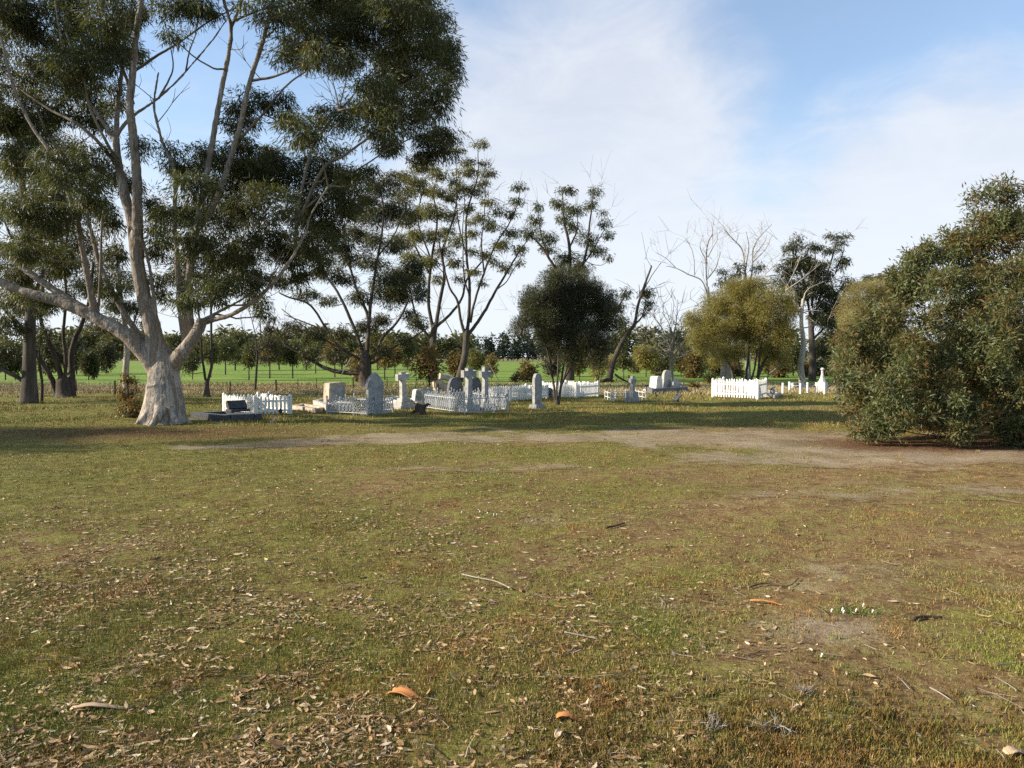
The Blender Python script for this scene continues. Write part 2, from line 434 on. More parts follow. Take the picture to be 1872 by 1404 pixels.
def track_m(x, y): return seg_mask(x, y, TRACK) + (fbm(x*.7, y*1.1, 1)-.5)*2.0
yr = [0.3]
while yr[-1] < 4000: yr.append(yr[-1] + max(.11, yr[-1]*.014) if yr[-1] < 60 else yr[-1]*1.05)
yr = np.array([-60, -30, -15, -7, -3, -1] + yr)
nx = 340
u = np.linspace(-1, 1, nx)
X = np.zeros((len(yr), nx)); Y = np.repeat(yr[:, None], nx, 1)
half = np.maximum(12, np.abs(yr)*1.25+10)
X = (u[None, :]*0.75 + 0.25*u[None, :]**3) * half[:, None]
Z = hgt(X, Y)
T = np.clip(track_m(X, Y)*1.6, 0, 1)
def patch(x, y, px, py, rx, ry):
    g = G(px, py); return np.exp(-(((x-g[0])/rx)**2 + ((y-g[1])/ry)**2))
for q in ((1480, 1150, .6, .3, 1.0), (1250, 1105, .6, .2, .9), (900, 858, 1.6, .5, .9), (800, 1080, .4, .3, .5), (1650, 1060, 1.1, .5, .75), (1640, 900, 2.6, .8, .95), (1400, 838, 1.2, .5, .6), (1800, 1000, .8, .3, .4),
          (1200, 1090, .5, .2, .5), (1000, 950, .8, .4, .35)):
    T = np.maximum(T, q[4]*patch(X, Y, *q[:4])*np.clip(.5+1.2*(fbm(X*2, Y*2, 3)-.3), 0, 1.2))
T = np.clip(T, 0, 1)
FIELD = sst(37.5, 41, Y + (fbm(X*.15, Y*.15, 2)-.5)*6 - .02*X)*(1-sst(255, 262, Y+fbm(X*.02, Y*.02)*20))
DRY = sst(31, 35, Y + (fbm(X*.3, Y*.3, 2)-.5)*7)*(1-FIELD)
# greener towards the left and under the trees, browner to the right
GREEN = np.clip(.62 - .055*X/np.maximum(Y/6, 1) + (fbm(X*.5, Y*.5, 4)-.5)*1.3 + .35*sst(15, 19, Y), 0, 1)
litx = np.maximum(patch(X, Y, 1720, 812, 3.2, 1.6)*1.1, patch(X, Y, 250, 790, 6, 2.2)*.8)
LIT = np.clip(litx + 0.5*sst(.45, .75, fbm(X*.8+9, Y*.8, 0))*np.clip(.6-X*.06, .15, 1)*sst(9, 4, Y), 0, 1)

m, nt, b = newmat('ground_cover', 0.95, 0.1)
va = N(nt, 'ShaderNodeAttribute', attribute_name='cover'); sp = N(nt, 'ShaderNodeSeparateColor'); L(nt, va.outputs['Color'], sp.inputs[0])
vb = N(nt, 'ShaderNodeAttribute', attribute_name='cover2'); sp2 = N(nt, 'ShaderNodeSeparateColor'); L(nt, vb.outputs['Color'], sp2.inputs[0])
wp = worldpos(nt)
nf = noise(nt, wp, 28, 5, .7); nmid = noise(nt, wp, 5, 5, .65, .5); nl_ = noise(nt, wp, 1.1, 5, .6, .5); nff = noise(nt, wp, 110, 3, .7)
grass = ramp(nt, mth(nt, 'ADD', mth(nt, 'MULTIPLY', nf, .5), mth(nt, 'MULTIPLY', nmid, .5)), [(.33, (.060, .062, .014)), (.48, (.150, .145, .030)), (.62, (.28, .245, .070))])
soil = ramp(nt, mth(nt, 'ADD', mth(nt, 'MULTIPLY', nf, .5), mth(nt, 'MULTIPLY', nmid, .5)), [(.33, (.085, .048, .020)), (.48, (.215, .135, .058)), (.64, (.40, .29, .155))])
gm = mth(nt, 'ADD', sp.outputs[1], mth(nt, 'MULTIPLY', mth(nt, 'SUBTRACT', nmid, .5), 2.2))
c = mixc(nt, mrange(nt, gm, .15, .8), soil, grass)
sand = ramp(nt, mth(nt, 'ADD', mth(nt, 'MULTIPLY', nf, .35), mth(nt, 'MULTIPLY', nl_, .65)), [(.3, (.19, .135, .085)), (.5, (.33, .255, .17)), (.7, (.45, .375, .28))])
tm = mth(nt, 'ADD', sp.outputs[0], mth(nt, 'ADD', mth(nt, 'MULTIPLY', mth(nt, 'SUBTRACT', nmid, .5), 1.1), mth(nt, 'MULTIPLY', mth(nt, 'SUBTRACT', nf, .5), .5)))
c = mixc(nt, mrange(nt, mth(nt, 'ADD', tm, mth(nt, 'MULTIPLY', mth(nt, 'SUBTRACT', nl_, .5), 1.6)), .25, 1.05, 0, .78), c, sand)
redl = ramp(nt, nf, [(.35, (.06, .028, .014)), (.6, (.19, .095, .045))])
lm = mth(nt, 'ADD', sp.outputs[2], mth(nt, 'MULTIPLY', mth(nt, 'SUBTRACT', nmid, .5), .8))
c = mixc(nt, mrange(nt, lm, .35, .85, 0, .9), c, redl)
dry = ramp(nt, noise(nt, worldpos(nt, (.4, 1, 1)), 1.2, 6, .7), [(.3, (.18, .145, .065)), (.6, (.36, .28, .15))])
c = mixc(nt, mrange(nt, mth(nt, 'ADD', sp2.outputs[1], mth(nt, 'MULTIPLY', mth(nt, 'SUBTRACT', nl_, .5), .8)), .3, .7), c, dry)
nfd = noise(nt, worldpos(nt, (.06, .35, 1)), 1, 5, .6)
fieldc = ramp(nt, nfd, [(.3, (.11, .18, .028)), (.48, (.155, .25, .04)), (.62, (.24, .31, .07)), (.75, (.32, .33, .11))])
c = mixc(nt, sp2.outputs[0], c, fieldc)
far = ramp(nt, nfd, [(.3, (.13, .13, .055)), (.7, (.34, .27, .15))])
c = mixc(nt, sp2.outputs[2], c, far)
c = mixc(nt, mrange(nt, nff, .35, .62, .0, .6), c, mixc(nt, 1.0, c, (.45, .42, .38), 'MULTIPLY'))
L(nt, c, b.inputs['Base Color'])
bump(nt, b, mth(nt, 'ADD', mth(nt, 'MULTIPLY', nmid, .8), mth(nt, 'ADD', nf, mth(nt, 'MULTIPLY', nff, .5))), .8, .025)
ground_mat = m

def sheet(name, keep, dz):
    """faces of the shared ground lattice where keep is true, laid dz above it"""
    ny, nx_ = X.shape
    idx = np.arange(ny*nx_).reshape(ny, nx_)
    q = np.stack([idx[:-1, :-1], idx[:-1, 1:], idx[1:, 1:], idx[1:, :-1]], -1).reshape(-1, 4)
    kq = (keep[:-1, :-1] & keep[1:, 1:] & keep[:-1, 1:] & keep[1:, :-1]).ravel()
    q = q[kq]; used, inv = np.unique(q, return_inverse=True); q = inv.reshape(-1, 4)
    v = np.stack([X.ravel(), Y.ravel(), Z.ravel()+dz], 1)[used]
    mb = MB(); mb.add(v, q); o = mb.build(name, ground_mat, None, True)
    for an, ch in (('cover', (T, GREEN, LIT)), ('cover2', (FIELD, DRY, sst(250, 265, Y)))):
        a = o.data.color_attributes.new(an, 'FLOAT_COLOR', 'POINT')
        colr = np.stack([np.clip(k, 0, 1).ravel()[used] for k in ch] + [np.ones(len(used))], 1)
        a.data.foreach_set('color', colr.ravel().astype(np.float32))
    return o
tag(sheet('ground', np.ones_like(X, bool), 0), 'mown winter grass and bare soil strewn with leaf litter', 'ground', kind='structure')
tag(sheet('dirt_track', (T > .3) & (Y > 8) & (Y < 26), .004), 'pale worn sandy track crossing the grass', 'track', kind='structure')
tag(sheet('field', (FIELD > .5) & (Y > 30), .01), 'bright green crop field beyond the cemetery', 'field', kind='structure')

# ============================================================ TREES
exec_trees = True
# --- the great gum
BIG_L = [
 ([(298, 778, 0), (300, 740, 0), (300, 705, 0), (301, 676, 0), (301, 655, 0)], 78, 40),
 ([(280, 735, -.25), (266, 762, -.4), (247, 779, -.5)], 34, 10), ([(295, 745, -.45), (284, 770, -.65), (272, 782, -.8)], 34, 12), ([(325, 740, 0), (338, 765, 0), (352, 775, -.1)], 34, 8), ([(312, 745, -.4), (320, 768, -.55), (330, 777, -.6)], 26, 8),
 ([(298, 705, 0), (291, 675, 0), (284, 640), (275, 590), (262, 540), (250, 470), (240, 400), (225, 350), (215, 300), (212, 250)], 64, 18),
 ([(212, 250), (216, 200), (225, 130), (232, 60), (245, 0), (250, -90)], 17, 8),
 ([(212, 250), (240, 215), (290, 180), (340, 130), (400, 60), (440, 0), (470, -50)], 13, 4),
 ([(340, 130), (345, 100), (358, 60), (360, 20)], 5, 2), ([(290, 180), (308, 150), (318, 120), (310, 80), (300, 40)], 6, 2),
 ([(252, 470), (252, 400), (250, 330), (243, 250), (237, 190), (243, 120), (250, 50), (258, 0), (265, -90)], 32, 12),
 ([(243, 190), (225, 130), (200, 80), (180, 20), (170, -40)], 10, 4), ([(212, 260), (180, 210), (140, 150), (115, 90), (100, 0)], 14, 6),
 ([(245, 130), (290, 100), (330, 75), (380, 40), (430, 15)], 8, 3), ([(232, 330), (200, 270), (165, 200), (150, 140), (120, 60)], 10, 4),
 ([(300, 705, 0), (284, 672, 0), (260, 642), (230, 612), (190, 590), (150, 570), (100, 550), (50, 535), (0, 515), (-60, 480), (-140, 460)], 52, 18),
 ([(210, 600), (160, 568), (120, 544), (57, 501), (14, 470), (-40, 430), (-100, 400)], 30, 12),
 ([(176, 582), (166, 530), (155, 478), (140, 400), (120, 340), (94, 279), (57, 228), (25, 160), (0, 60)], 22, 8),
 ([(290, 690, 0), (272, 650), (256, 615), (222, 564), (185, 487), (171, 435), (160, 390), (142, 308), (114, 273), (88, 245), (60, 180)], 24, 7),
 ([(178, 582), (182, 500), (185, 420), (190, 380)], 8, 4), ([(94, 279), (60, 290), (20, 250), (-10, 180)], 8, 3),
 ([(140, 225), (90, 200), (40, 165), (5, 130), (-20, 90)], 8, 4), ([(212, 300), (180, 260), (140, 225)], 10, 8),
 ([(302, 705, 0), (312, 675, 0), (325, 652), (345, 630), (362, 602), (370, 582)], 52, 26),
 ([(366, 592), (395, 584), (427, 575), (467, 549), (505, 510), (537, 464), (560, 421), (568, 393), (600, 340)], 17, 6),
 ([(372, 585), (400, 570), (450, 540), (500, 500), (540, 440)], 14, 4),
 ([(342, 625), (334, 590), (328, 545), (325, 492), (319, 407), (320, 313), (296, 256), (282, 194), (290, 130)], 26, 6),
 ([(350, 612), (345, 560), (350, 480), (365, 393), (385, 285), (399, 199), (416, 114), (422, 51), (408, 0), (400, -60)], 28, 8),
 ([(422, 51), (436, 22), (447, -10), (460, -60)], 9, 5),
 ([(360, 420), (393, 370), (433, 248), (456, 148), (484, 57), (498, 0), (510, -70)], 20, 9),
 ([(425, 39), (470, 20), (530, 5), (580, -30)], 7, 3), ([(456, 148), (500, 140), (550, 120), (610, 90)], 8, 4),
 ([(433, 260), (480, 210), (520, 160), (560, 130), (620, 100)], 8, 3),
 ([(540, 460), (545, 380), (571, 273), (600, 228), (619, 202), (656, 160), (702, 100), (740, 60)], 13, 5),
 ([(619, 202), (616, 180), (608, 145), (606, 120)], 4, 2), ([(619, 202), (628, 165), (640, 120)], 5, 2), ([(619, 202), (680, 190), (720, 165), (770, 140)], 6, 3),
 ([(548, 400), (590, 310), (628, 285), (670, 256), (708, 228), (740, 190), (790, 150)], 9, 4),
 ([(560, 380), (620, 330), (670, 300), (715, 270), (760, 250)], 6, 3), ([(600, 340), (640, 320), (680, 310)], 4, 2),
 ([(304, 700, 0), (294, 650, 0), (286, 600), (282, 560), (275, 500), (262, 440)], 22, 8),
]
def fillb(n, x0, x1, y0, y1, hole=None):
    out = []
    while len(out) < n:
        x, y = rng.uniform(x0, x1), rng.uniform(y0, y1)
        if hole and any(((x-h[0])/h[2])**2+((y-h[1])/h[3])**2 < 1 for h in hole): continue
        out.append((x, y, rng.uniform(18, 42), rng.uniform(12, 30), rng.uniform(.6, 2.8)))
    return out
HOLES = [(340, 160, 95, 120), (600, 155, 55, 32), (420, 130, 40, 70), (300, 285, 20, 18), (240, 545, 30, 30), (400, 600, 90, 50), (310, 590, 30, 60)]
BIG_B = fillb(28, -20, 250, 0, 470, HOLES) + fillb(28, 300, 650, 280, 540, HOLES) + fillb(22, 560, 835, 0, 300, HOLES) + fillb(10, -40, 200, 380, 560, HOLES) + [(560,50,60,50),(620,60,55,60),(690,50,70,60),(760,60,60,60),(805,95,42,50),(740,130,70,50),(600,105,50,24),(520,90,50,35),(500,20,60,30),(570,0,60,30),(650,0,60,40),(730,0,60,40),(790,30,40,40),
 (450,190,45,28),(500,185,40,20),(440,225,40,25),(690,165,55,38),(795,180,42,45),(750,210,60,40),(820,130,28,50),(690,225,50,35),(625,215,55,30),(560,240,55,35),(785,255,36,38),(775,290,28,22),(530,215,35,25),
 (330,295,42,30),(385,295,50,35),(440,275,40,30),(430,330,60,35),(500,310,60,35),(560,315,55,35),(610,330,55,32),(350,345,45,30),(480,380,70,42),(560,380,60,42),(640,365,45,35),(405,400,60,42),(350,430,50,40),
 (420,465,60,45),(500,450,60,45),(570,440,45,42),(390,525,50,30),(455,515,42,28),(340,500,40,38),(545,510,28,22),(600,420,35,35),(655,320,38,22),(480,565,22,28),(345,555,25,22),(300,400,28,30),
 (30,40,50,45),(90,60,55,45),(150,50,50,40),(60,130,60,50),(130,130,55,50),(185,95,45,45),(200,30,45,40),(30,210,50,45),(90,200,50,40),(160,200,45,45),(40,290,50,40),(110,310,45,35),(170,290,35,30),
 (40,370,45,35),(110,400,45,35),(170,350,30,30),(200,420,28,30),(60,450,45,32),(30,510,40,28),(250,20,35,28),(300,15,35,20),(350,25,38,24),(390,10,35,20),(320,65,20,16),(275,370,30,32),(285,440,32,38),(285,520,28,35),
 (215,470,25,28),(200,530,25,20),(110,470,35,25),(235,340,22,25),(255,270,28,25),(230,90,30,30),(210,180,25,30),(-60,100,60,60),(-60,200,60,50),(0,0,60,40),(120,0,60,40),(-50,0,60,40),(200,-50,80,50),(350,-60,80,50),(500,-60,80,50),(640,-60,80,45),
 (40,-80,80,50)]
if exec_trees:
    tree('gum_tree', 'huge old gum tree with broad pale fluted trunk beside the dark granite grave', 17.9, (298, 778), BIG_L, BIG_B,
         'gum', 'gum', .15, .022, 1.12, 2.2, .27, droop=1.05, stray=.3, extra_twigs=110, limb_bark='limb', remesh=True, baseflare=.2, seg=7, twig_r=.011)

# --- shrubby regrowth at the left foot of the great gum
tree('understorey_shrub', 'leafy green and rust shrub growing against left foot of the huge pale gum', 19.6, (236, 768),
     [([(236, 768), (235, 730), (232, 690)], 5, 2), ([(238, 766), (245, 730), (250, 700)], 4, 2)],
     [(232, 750, 18, 18), (246, 755, 14, 14), (228, 725, 14, 18), (242, 720, 14, 18), (236, 695, 14, 16), (250, 735, 12, 16)],
     'brown', 'brown', .09, .03, 1.1, .3, .14, stems=True, twig_r=.004, cat='shrub')

# --- gum just outside the frame at left, whose shade crosses the foreground
tree('gum_tree', 'gum standing beyond left edge whose shade falls across the grass', 13.6, (-1560, 842),
     [([(-1560, 842), (-1558, 700), (-1550, 500), (-1540, 200)], 44, 16), ([(-1555, 620), (-1400, 450), (-1300, 300)], 16, 6), ([(-1555, 600), (-1700, 450), (-1800, 300)], 16, 6)],
     [(-1560+rng.uniform(-330, 330), rng.uniform(40, 520), 110, 75) for _ in range(40)], 'gum', 'brown', .16, .03, .55, 2.2, .45)
# --- left background gums
LEFTG = 'gum trees along the left edge behind the great gum'
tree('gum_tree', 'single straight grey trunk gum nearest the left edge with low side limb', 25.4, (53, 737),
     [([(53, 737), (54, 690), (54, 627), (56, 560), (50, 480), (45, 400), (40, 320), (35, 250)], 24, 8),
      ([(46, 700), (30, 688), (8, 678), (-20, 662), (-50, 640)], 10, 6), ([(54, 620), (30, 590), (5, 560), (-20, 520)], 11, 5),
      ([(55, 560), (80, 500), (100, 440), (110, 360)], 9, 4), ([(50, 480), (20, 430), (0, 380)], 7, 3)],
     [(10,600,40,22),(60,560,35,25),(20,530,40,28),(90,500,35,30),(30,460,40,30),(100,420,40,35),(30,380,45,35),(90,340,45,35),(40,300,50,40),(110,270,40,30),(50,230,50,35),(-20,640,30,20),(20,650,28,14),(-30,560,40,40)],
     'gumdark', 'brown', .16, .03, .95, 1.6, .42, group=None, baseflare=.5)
tree('gum_tree', 'dark forked clump of leaning gum trunks second in from left edge', 29.3, (118, 727),
     [([(120, 729), (118, 715), (116, 700)], 34, 26), ([(108, 727), (98, 700), (90, 683), (70, 645), (58, 600), (45, 540)], 13, 6),
      ([(133, 728), (131, 690), (130, 650), (138, 615), (150, 590), (165, 540), (170, 480)], 15, 6), ([(120, 722), (112, 690), (101, 656), (86, 615), (76, 580), (80, 500), (70, 420)], 13, 5),
      ([(117, 700), (120, 660), (115, 610), (120, 550), (118, 480), (125, 400)], 8, 4), ([(130, 640), (150, 620), (180, 610), (215, 600)], 5, 2), ([(123, 685), (135, 672), (149, 662)], 4, 1.5)],
     [(60,560,30,22),(110,540,30,25),(160,520,35,28),(80,480,35,28),(140,450,40,30),(180,470,30,25),(70,420,35,30),(130,380,40,35),(190,400,30,30),(150,330,40,30),(90,340,35,30),(190,600,25,12),(160,575,22,14),(40,600,25,14),(215,560,25,18)],
     'gumdark', 'dark', .17, .03, .9, 1.8, .45, baseflare=.5)
tree('gum_tree', 'thin crooked dark sapling between the two left edge gums', 26.6, (76, 733),
     [([(76, 733), (77, 700), (73, 670), (72, 640), (80, 600)], 6, 3), ([(73, 670), (62, 640)], 3, 2)], [(78, 600, 18, 14), (64, 630, 12, 8)], 'gumdark', 'dark', .14, .028, .8, .5, .3)
tree('gum_tree', 'cream trunk gum mostly hidden behind left side of the huge gum', 31, (231, 721),
     [([(231, 722), (230, 680), (232, 640), (228, 590), (220, 540), (215, 480)], 12, 7), ([(232, 630), (245, 590), (262, 540)], 6, 3)],
     [(200,590,28,14),(215,560,30,18),(250,560,25,18),(230,520,30,22),(200,500,30,20),(270,590,20,14),(160,600,20,10)], 'gum', 'white', .16, .03, .85, 1.2, .4)
tree('gum_tree', 'slim twin stemmed brown gum standing just right of the huge gum', 29.3, (379, 727),
     [([(379, 728), (378, 712), (378, 700)], 11, 9), ([(378, 702), (372, 670), (368, 630), (365, 590), (360, 540)], 5.5, 3.5), ([(379, 702), (385, 670), (385, 620), (385, 560), (390, 500)], 6.5, 4), ([(371, 660), (378, 640), (372, 610)], 3, 2)],
     [(340,670,16,16),(345,645,14,12),(360,550,25,15),(390,540,25,18),(370,510,30,18)], 'gum', 'brown', .15, .028, .9, 1, .35, baseflare=.8)
tree('bare_tree', 'small slender half bare tree behind the left white picket plot', 33.5, (466, 716),
     [([(466, 716), (468, 690), (470, 655)], 5, 4), ([(470, 655), (468, 620), (462, 590), (452, 560)], 3, 1), ([(470, 655), (476, 620), (476, 580), (482, 550)], 3, 1), ([(469, 665), (455, 640), (446, 605), (440, 575)], 2.5, 1),
      ([(471, 650), (488, 625), (500, 590), (508, 575)], 3, 1), ([(472, 640), (492, 630), (515, 600), (528, 592)], 2.5, 1)],
     [(490, 630, 18, 22), (497, 605, 14, 12), (485, 655, 12, 14), (525, 598, 10, 8), (505, 640, 10, 14)], 'dark', 'dark', .13, .022, .8, .5, .25, twig_r=.008, extra_twigs=26)

# --- mid gum with low sweeping limb
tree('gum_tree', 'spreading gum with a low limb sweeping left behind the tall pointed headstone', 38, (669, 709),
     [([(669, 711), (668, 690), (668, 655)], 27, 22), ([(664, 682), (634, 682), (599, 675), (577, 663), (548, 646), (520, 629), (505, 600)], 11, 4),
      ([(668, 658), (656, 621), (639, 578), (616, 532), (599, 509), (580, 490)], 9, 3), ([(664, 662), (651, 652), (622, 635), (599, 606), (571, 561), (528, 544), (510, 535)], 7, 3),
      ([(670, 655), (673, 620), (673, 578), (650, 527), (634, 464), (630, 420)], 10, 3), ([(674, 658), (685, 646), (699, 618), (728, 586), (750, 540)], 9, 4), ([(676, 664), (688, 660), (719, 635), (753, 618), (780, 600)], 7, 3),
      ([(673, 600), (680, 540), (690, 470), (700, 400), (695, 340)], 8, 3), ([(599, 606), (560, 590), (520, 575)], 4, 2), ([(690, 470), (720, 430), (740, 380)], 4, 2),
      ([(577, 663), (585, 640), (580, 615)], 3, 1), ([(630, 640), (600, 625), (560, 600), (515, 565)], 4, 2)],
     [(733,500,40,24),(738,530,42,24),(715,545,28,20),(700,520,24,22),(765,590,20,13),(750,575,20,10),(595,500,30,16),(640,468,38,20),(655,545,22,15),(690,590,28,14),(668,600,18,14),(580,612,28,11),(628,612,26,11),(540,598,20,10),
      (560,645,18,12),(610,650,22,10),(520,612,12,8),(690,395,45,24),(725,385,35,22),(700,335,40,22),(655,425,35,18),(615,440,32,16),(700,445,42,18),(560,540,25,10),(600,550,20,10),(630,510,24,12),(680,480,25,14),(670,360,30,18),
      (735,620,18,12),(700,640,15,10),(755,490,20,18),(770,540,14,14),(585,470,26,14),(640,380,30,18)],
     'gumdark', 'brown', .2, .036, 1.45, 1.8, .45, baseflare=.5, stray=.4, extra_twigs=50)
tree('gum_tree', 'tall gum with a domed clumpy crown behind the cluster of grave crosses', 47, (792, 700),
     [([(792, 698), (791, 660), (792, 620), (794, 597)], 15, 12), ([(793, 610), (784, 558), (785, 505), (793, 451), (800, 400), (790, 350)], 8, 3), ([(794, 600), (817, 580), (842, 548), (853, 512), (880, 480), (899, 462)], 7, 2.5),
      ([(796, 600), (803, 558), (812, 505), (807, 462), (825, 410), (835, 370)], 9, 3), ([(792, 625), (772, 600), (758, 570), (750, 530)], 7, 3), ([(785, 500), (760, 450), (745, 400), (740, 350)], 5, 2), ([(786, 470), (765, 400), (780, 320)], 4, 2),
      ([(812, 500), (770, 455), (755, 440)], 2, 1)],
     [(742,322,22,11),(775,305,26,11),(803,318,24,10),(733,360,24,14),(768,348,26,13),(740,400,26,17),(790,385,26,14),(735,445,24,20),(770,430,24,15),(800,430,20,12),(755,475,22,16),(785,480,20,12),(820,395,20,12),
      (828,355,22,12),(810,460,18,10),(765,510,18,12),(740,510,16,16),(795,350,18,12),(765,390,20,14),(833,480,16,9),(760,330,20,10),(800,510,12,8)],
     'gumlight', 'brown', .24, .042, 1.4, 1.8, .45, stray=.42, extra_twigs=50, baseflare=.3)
tree('gum_tree', 'tall open gum with separate umbrella tufts on long limbs left of white sky', 45, (846, 700),
     [([(838, 702), (843, 680), (850, 650), (853, 608)], 15, 12), ([(852, 620), (842, 583), (835, 548), (821, 523), (807, 466), (800, 430)], 7, 2.5), ([(853, 612), (857, 576), (858, 523), (853, 469), (853, 398), (868, 340), (874, 309), (874, 272)], 8, 1.5),
      ([(855, 612), (864, 602), (885, 569), (907, 530), (931, 491), (950, 460), (963, 441)], 9, 2), ([(860, 590), (867, 558), (885, 498), (905, 450), (928, 412), (946, 373), (950, 350)], 6, 1.5), ([(853, 469), (840, 420), (835, 370), (835, 283)], 4, 1.2),
      ([(853, 640), (835, 620), (815, 585), (805, 560)], 3, 1), ([(907, 530), (925, 515), (945, 480), (955, 465)], 3, 1), ([(885, 498), (880, 450), (885, 400), (888, 330)], 4, 1.2), ([(858, 540), (848, 500), (846, 440), (850, 350)], 4, 1.5)],
     [(874,264,16,7),(835,273,15,7),(886,299,10,5),(858,296,18,8),(892,315,20,8),(850,315,22,9),(845,343,18,10),(870,352,20,9),(895,368,16,8),(950,343,16,6),(946,367,16,6),(935,392,18,7),(910,385,16,7),(902,412,20,10),
      (880,398,14,8),(860,428,15,9),(833,440,16,11),(935,425,18,10),(915,448,22,12),(950,458,12,11),(890,468,16,9),(862,497,16,8),(925,488,10,9),(850,380,18,8),(880,518,10,6),(820,420,14,9),(832,330,14,8),(865,460,12,7),(905,480,12,7),(840,510,10,6),(950,480,8,6),
      (880,335,16,7),(862,405,12,6)],
     'gumlight', 'brown', .22, .040, 1.3, 1.3, .38, stray=.36, extra_twigs=60, baseflare=.3)
tree('gum_tree', 'tall ragged gum rising behind the dense dark rounded tree', 50, (1042, 700),
     [([(1042, 698), (1042, 640), (1042, 560), (1042, 500)], 18, 7), ([(1042, 540), (1020, 500), (1003, 470), (985, 445), (963, 425)], 8, 3), ([(1042, 510), (1042, 451), (1031, 398), (1028, 352)], 9, 2), ([(1044, 520), (1065, 487), (1077, 420), (1085, 352)], 8, 2),
      ([(1062, 490), (1085, 455), (1105, 420)], 4, 1.5), ([(1003, 470), (990, 430), (983, 385)], 4, 1.5), ([(1044, 640), (1085, 610), (1120, 580), (1140, 545)], 8, 3), ([(1042, 451), (1055, 420), (1055, 385)], 4, 1.5)],
     [(1038,348,18,9),(1022,372,18,11),(1087,350,11,10),(1080,375,12,10),(1050,385,22,11),(985,378,8,10),(978,403,16,10),(968,425,18,12),(1000,432,20,12),(1045,415,18,11),(1070,437,22,12),(1106,408,12,8),(1112,430,10,9),
      (1090,458,20,11),(1040,470,26,12),(1112,472,8,6),(1003,455,18,8),(1104,388,7,5),(1060,490,25,10),(1020,490,22,10),(1030,400,14,9),(1142,538,12,11),(1128,562,16,14),(1138,590,12,14),(1125,615,12,14),(1135,640,10,12)],
     'gum', 'dark', .24, .044, 1.25, 1.5, .42, stray=.42, extra_twigs=50)
tree('dense_tree', 'dense dark rounded multi stemmed tree in front of the white picket plots', 24.6, (1018, 741),
     [([(1018, 742), (1018, 735)], 10, 9), ([(1016, 740), (1012, 700), (1005, 660), (992, 610), (975, 570)], 5.5, 2), ([(1018, 740), (1020, 690), (1022, 630), (1018, 560)], 5.5, 2), ([(1021, 740), (1028, 690), (1035, 640), (1045, 580), (1055, 530)], 6, 2),
      ([(1022, 720), (1038, 670), (1060, 620), (1085, 570)], 4.5, 2), ([(1024, 712), (1045, 668), (1075, 640), (1095, 620)], 3, 1.5), ([(1013, 700), (995, 660), (975, 640), (955, 610)], 3, 1.2)],
     [(1020,515,38,22),(1060,530,40,30),(985,545,30,25),(1020,565,45,32),(1085,575,36,36),(1045,615,45,32),(962,590,20,18),(1098,545,24,28),(1080,632,34,26),(990,610,28,20),(1050,500,32,14),(1112,605,16,26),(948,605,12,10),(1040,655,30,16),
      (1090,660,20,14),(965,560,18,18),(1115,570,12,18),(1000,580,30,24),(1010,640,22,14),(1020,600,34,24,0),(1045,570,34,24,.3),(1005,555,30,20,-.3),(1030,540,34,22,.2),(1060,610,30,20,-.3),(975,575,20,22,.1)],
     'dark', 'brown', .10, .012, 1.8, .9, .3, dome=False, droop=-.5, stems=True, twig_r=.006, extra_twigs=60)
tree('leaning_tree', 'leaning half dead gum with one small tuft of leaves right of the dense dark tree', 48, (1113, 698),
     [([(1113, 700), (1119, 668), (1130, 640), (1145, 612), (1160, 592), (1166, 560), (1177, 525), (1190, 490), (1190, 486)], 10, 2), ([(1158, 595), (1172, 580), (1178, 560)], 5, 2), ([(1172, 545), (1185, 515), (1208, 480)], 3, 1), ([(1170, 545), (1168, 520)], 2, 1)],
     [(1183,540,13,11),(1186,556,12,10),(1175,572,8,7),(1178,532,8,6)], 'gum', 'dark', .24, .045, 1.1, .5, .4, twig_r=.02, extra_twigs=10, baseflare=.4)
tree('bare_tree', 'grey leafless tree with spiky twigs right of the leaning gum', 50, (1228, 697),
     [([(1228, 698), (1227, 660), (1228, 625), (1226, 600)], 8, 4), ([(1228, 630), (1236, 590), (1238, 560)], 3.5, 1), ([(1227, 640), (1212, 605), (1198, 585), (1193, 570)], 3, 1), ([(1228, 650), (1205, 630), (1180, 610), (1163, 604)], 3, 1),
      ([(1229, 645), (1240, 615), (1252, 590)], 2.5, 1), ([(1229, 660), (1242, 640), (1250, 620), (1250, 600)], 3, 1), ([(1228, 620), (1222, 590), (1210, 570)], 2.5, 1), ([(1228, 665), (1245, 655), (1260, 650)], 2, 1), ([(1226, 655), (1200, 640), (1168, 640)], 2, 1)],
     [], 'gum', 'grey', twig_r=.026, extra_twigs=110)
tree('olive_tree', 'wide rounded yellow green tree behind the right hand white picket plot', 42, (1370, 704),
     [([(1370, 706), (1370, 700)], 6, 6), ([(1345, 705), (1338, 675), (1325, 650), (1310, 625)], 8, 3), ([(1363, 705), (1366, 680), (1370, 640), (1375, 590)], 7, 3), ([(1382, 705), (1392, 670), (1410, 640), (1425, 610)], 8, 3), ([(1385, 700), (1388, 660), (1395, 610)], 6, 3),
      ([(1360, 700), (1350, 660), (1345, 600)], 5, 3), ([(1372, 700), (1380, 670), (1384, 640)], 5, 3)],
     [(1295,590,34,34),(1350,550,48,32),(1408,555,42,34),(1435,605,24,34),(1360,600,52,36),(1285,622,26,22),(1330,640,40,20),(1405,640,38,22),(1368,522,42,16),(1310,560,36,26),(1395,600,42,30),(1325,605,38,26),(1265,590,14,18),(1440,570,18,20),
      (1375,575,44,26),(1310,655,22,12),(1425,655,22,16),(1345,530,30,14)],
     'olive', 'brown', .17, .024, 1.5, 1.6, .42, dome=False, droop=-.3, stems=True, twig_r=.012)
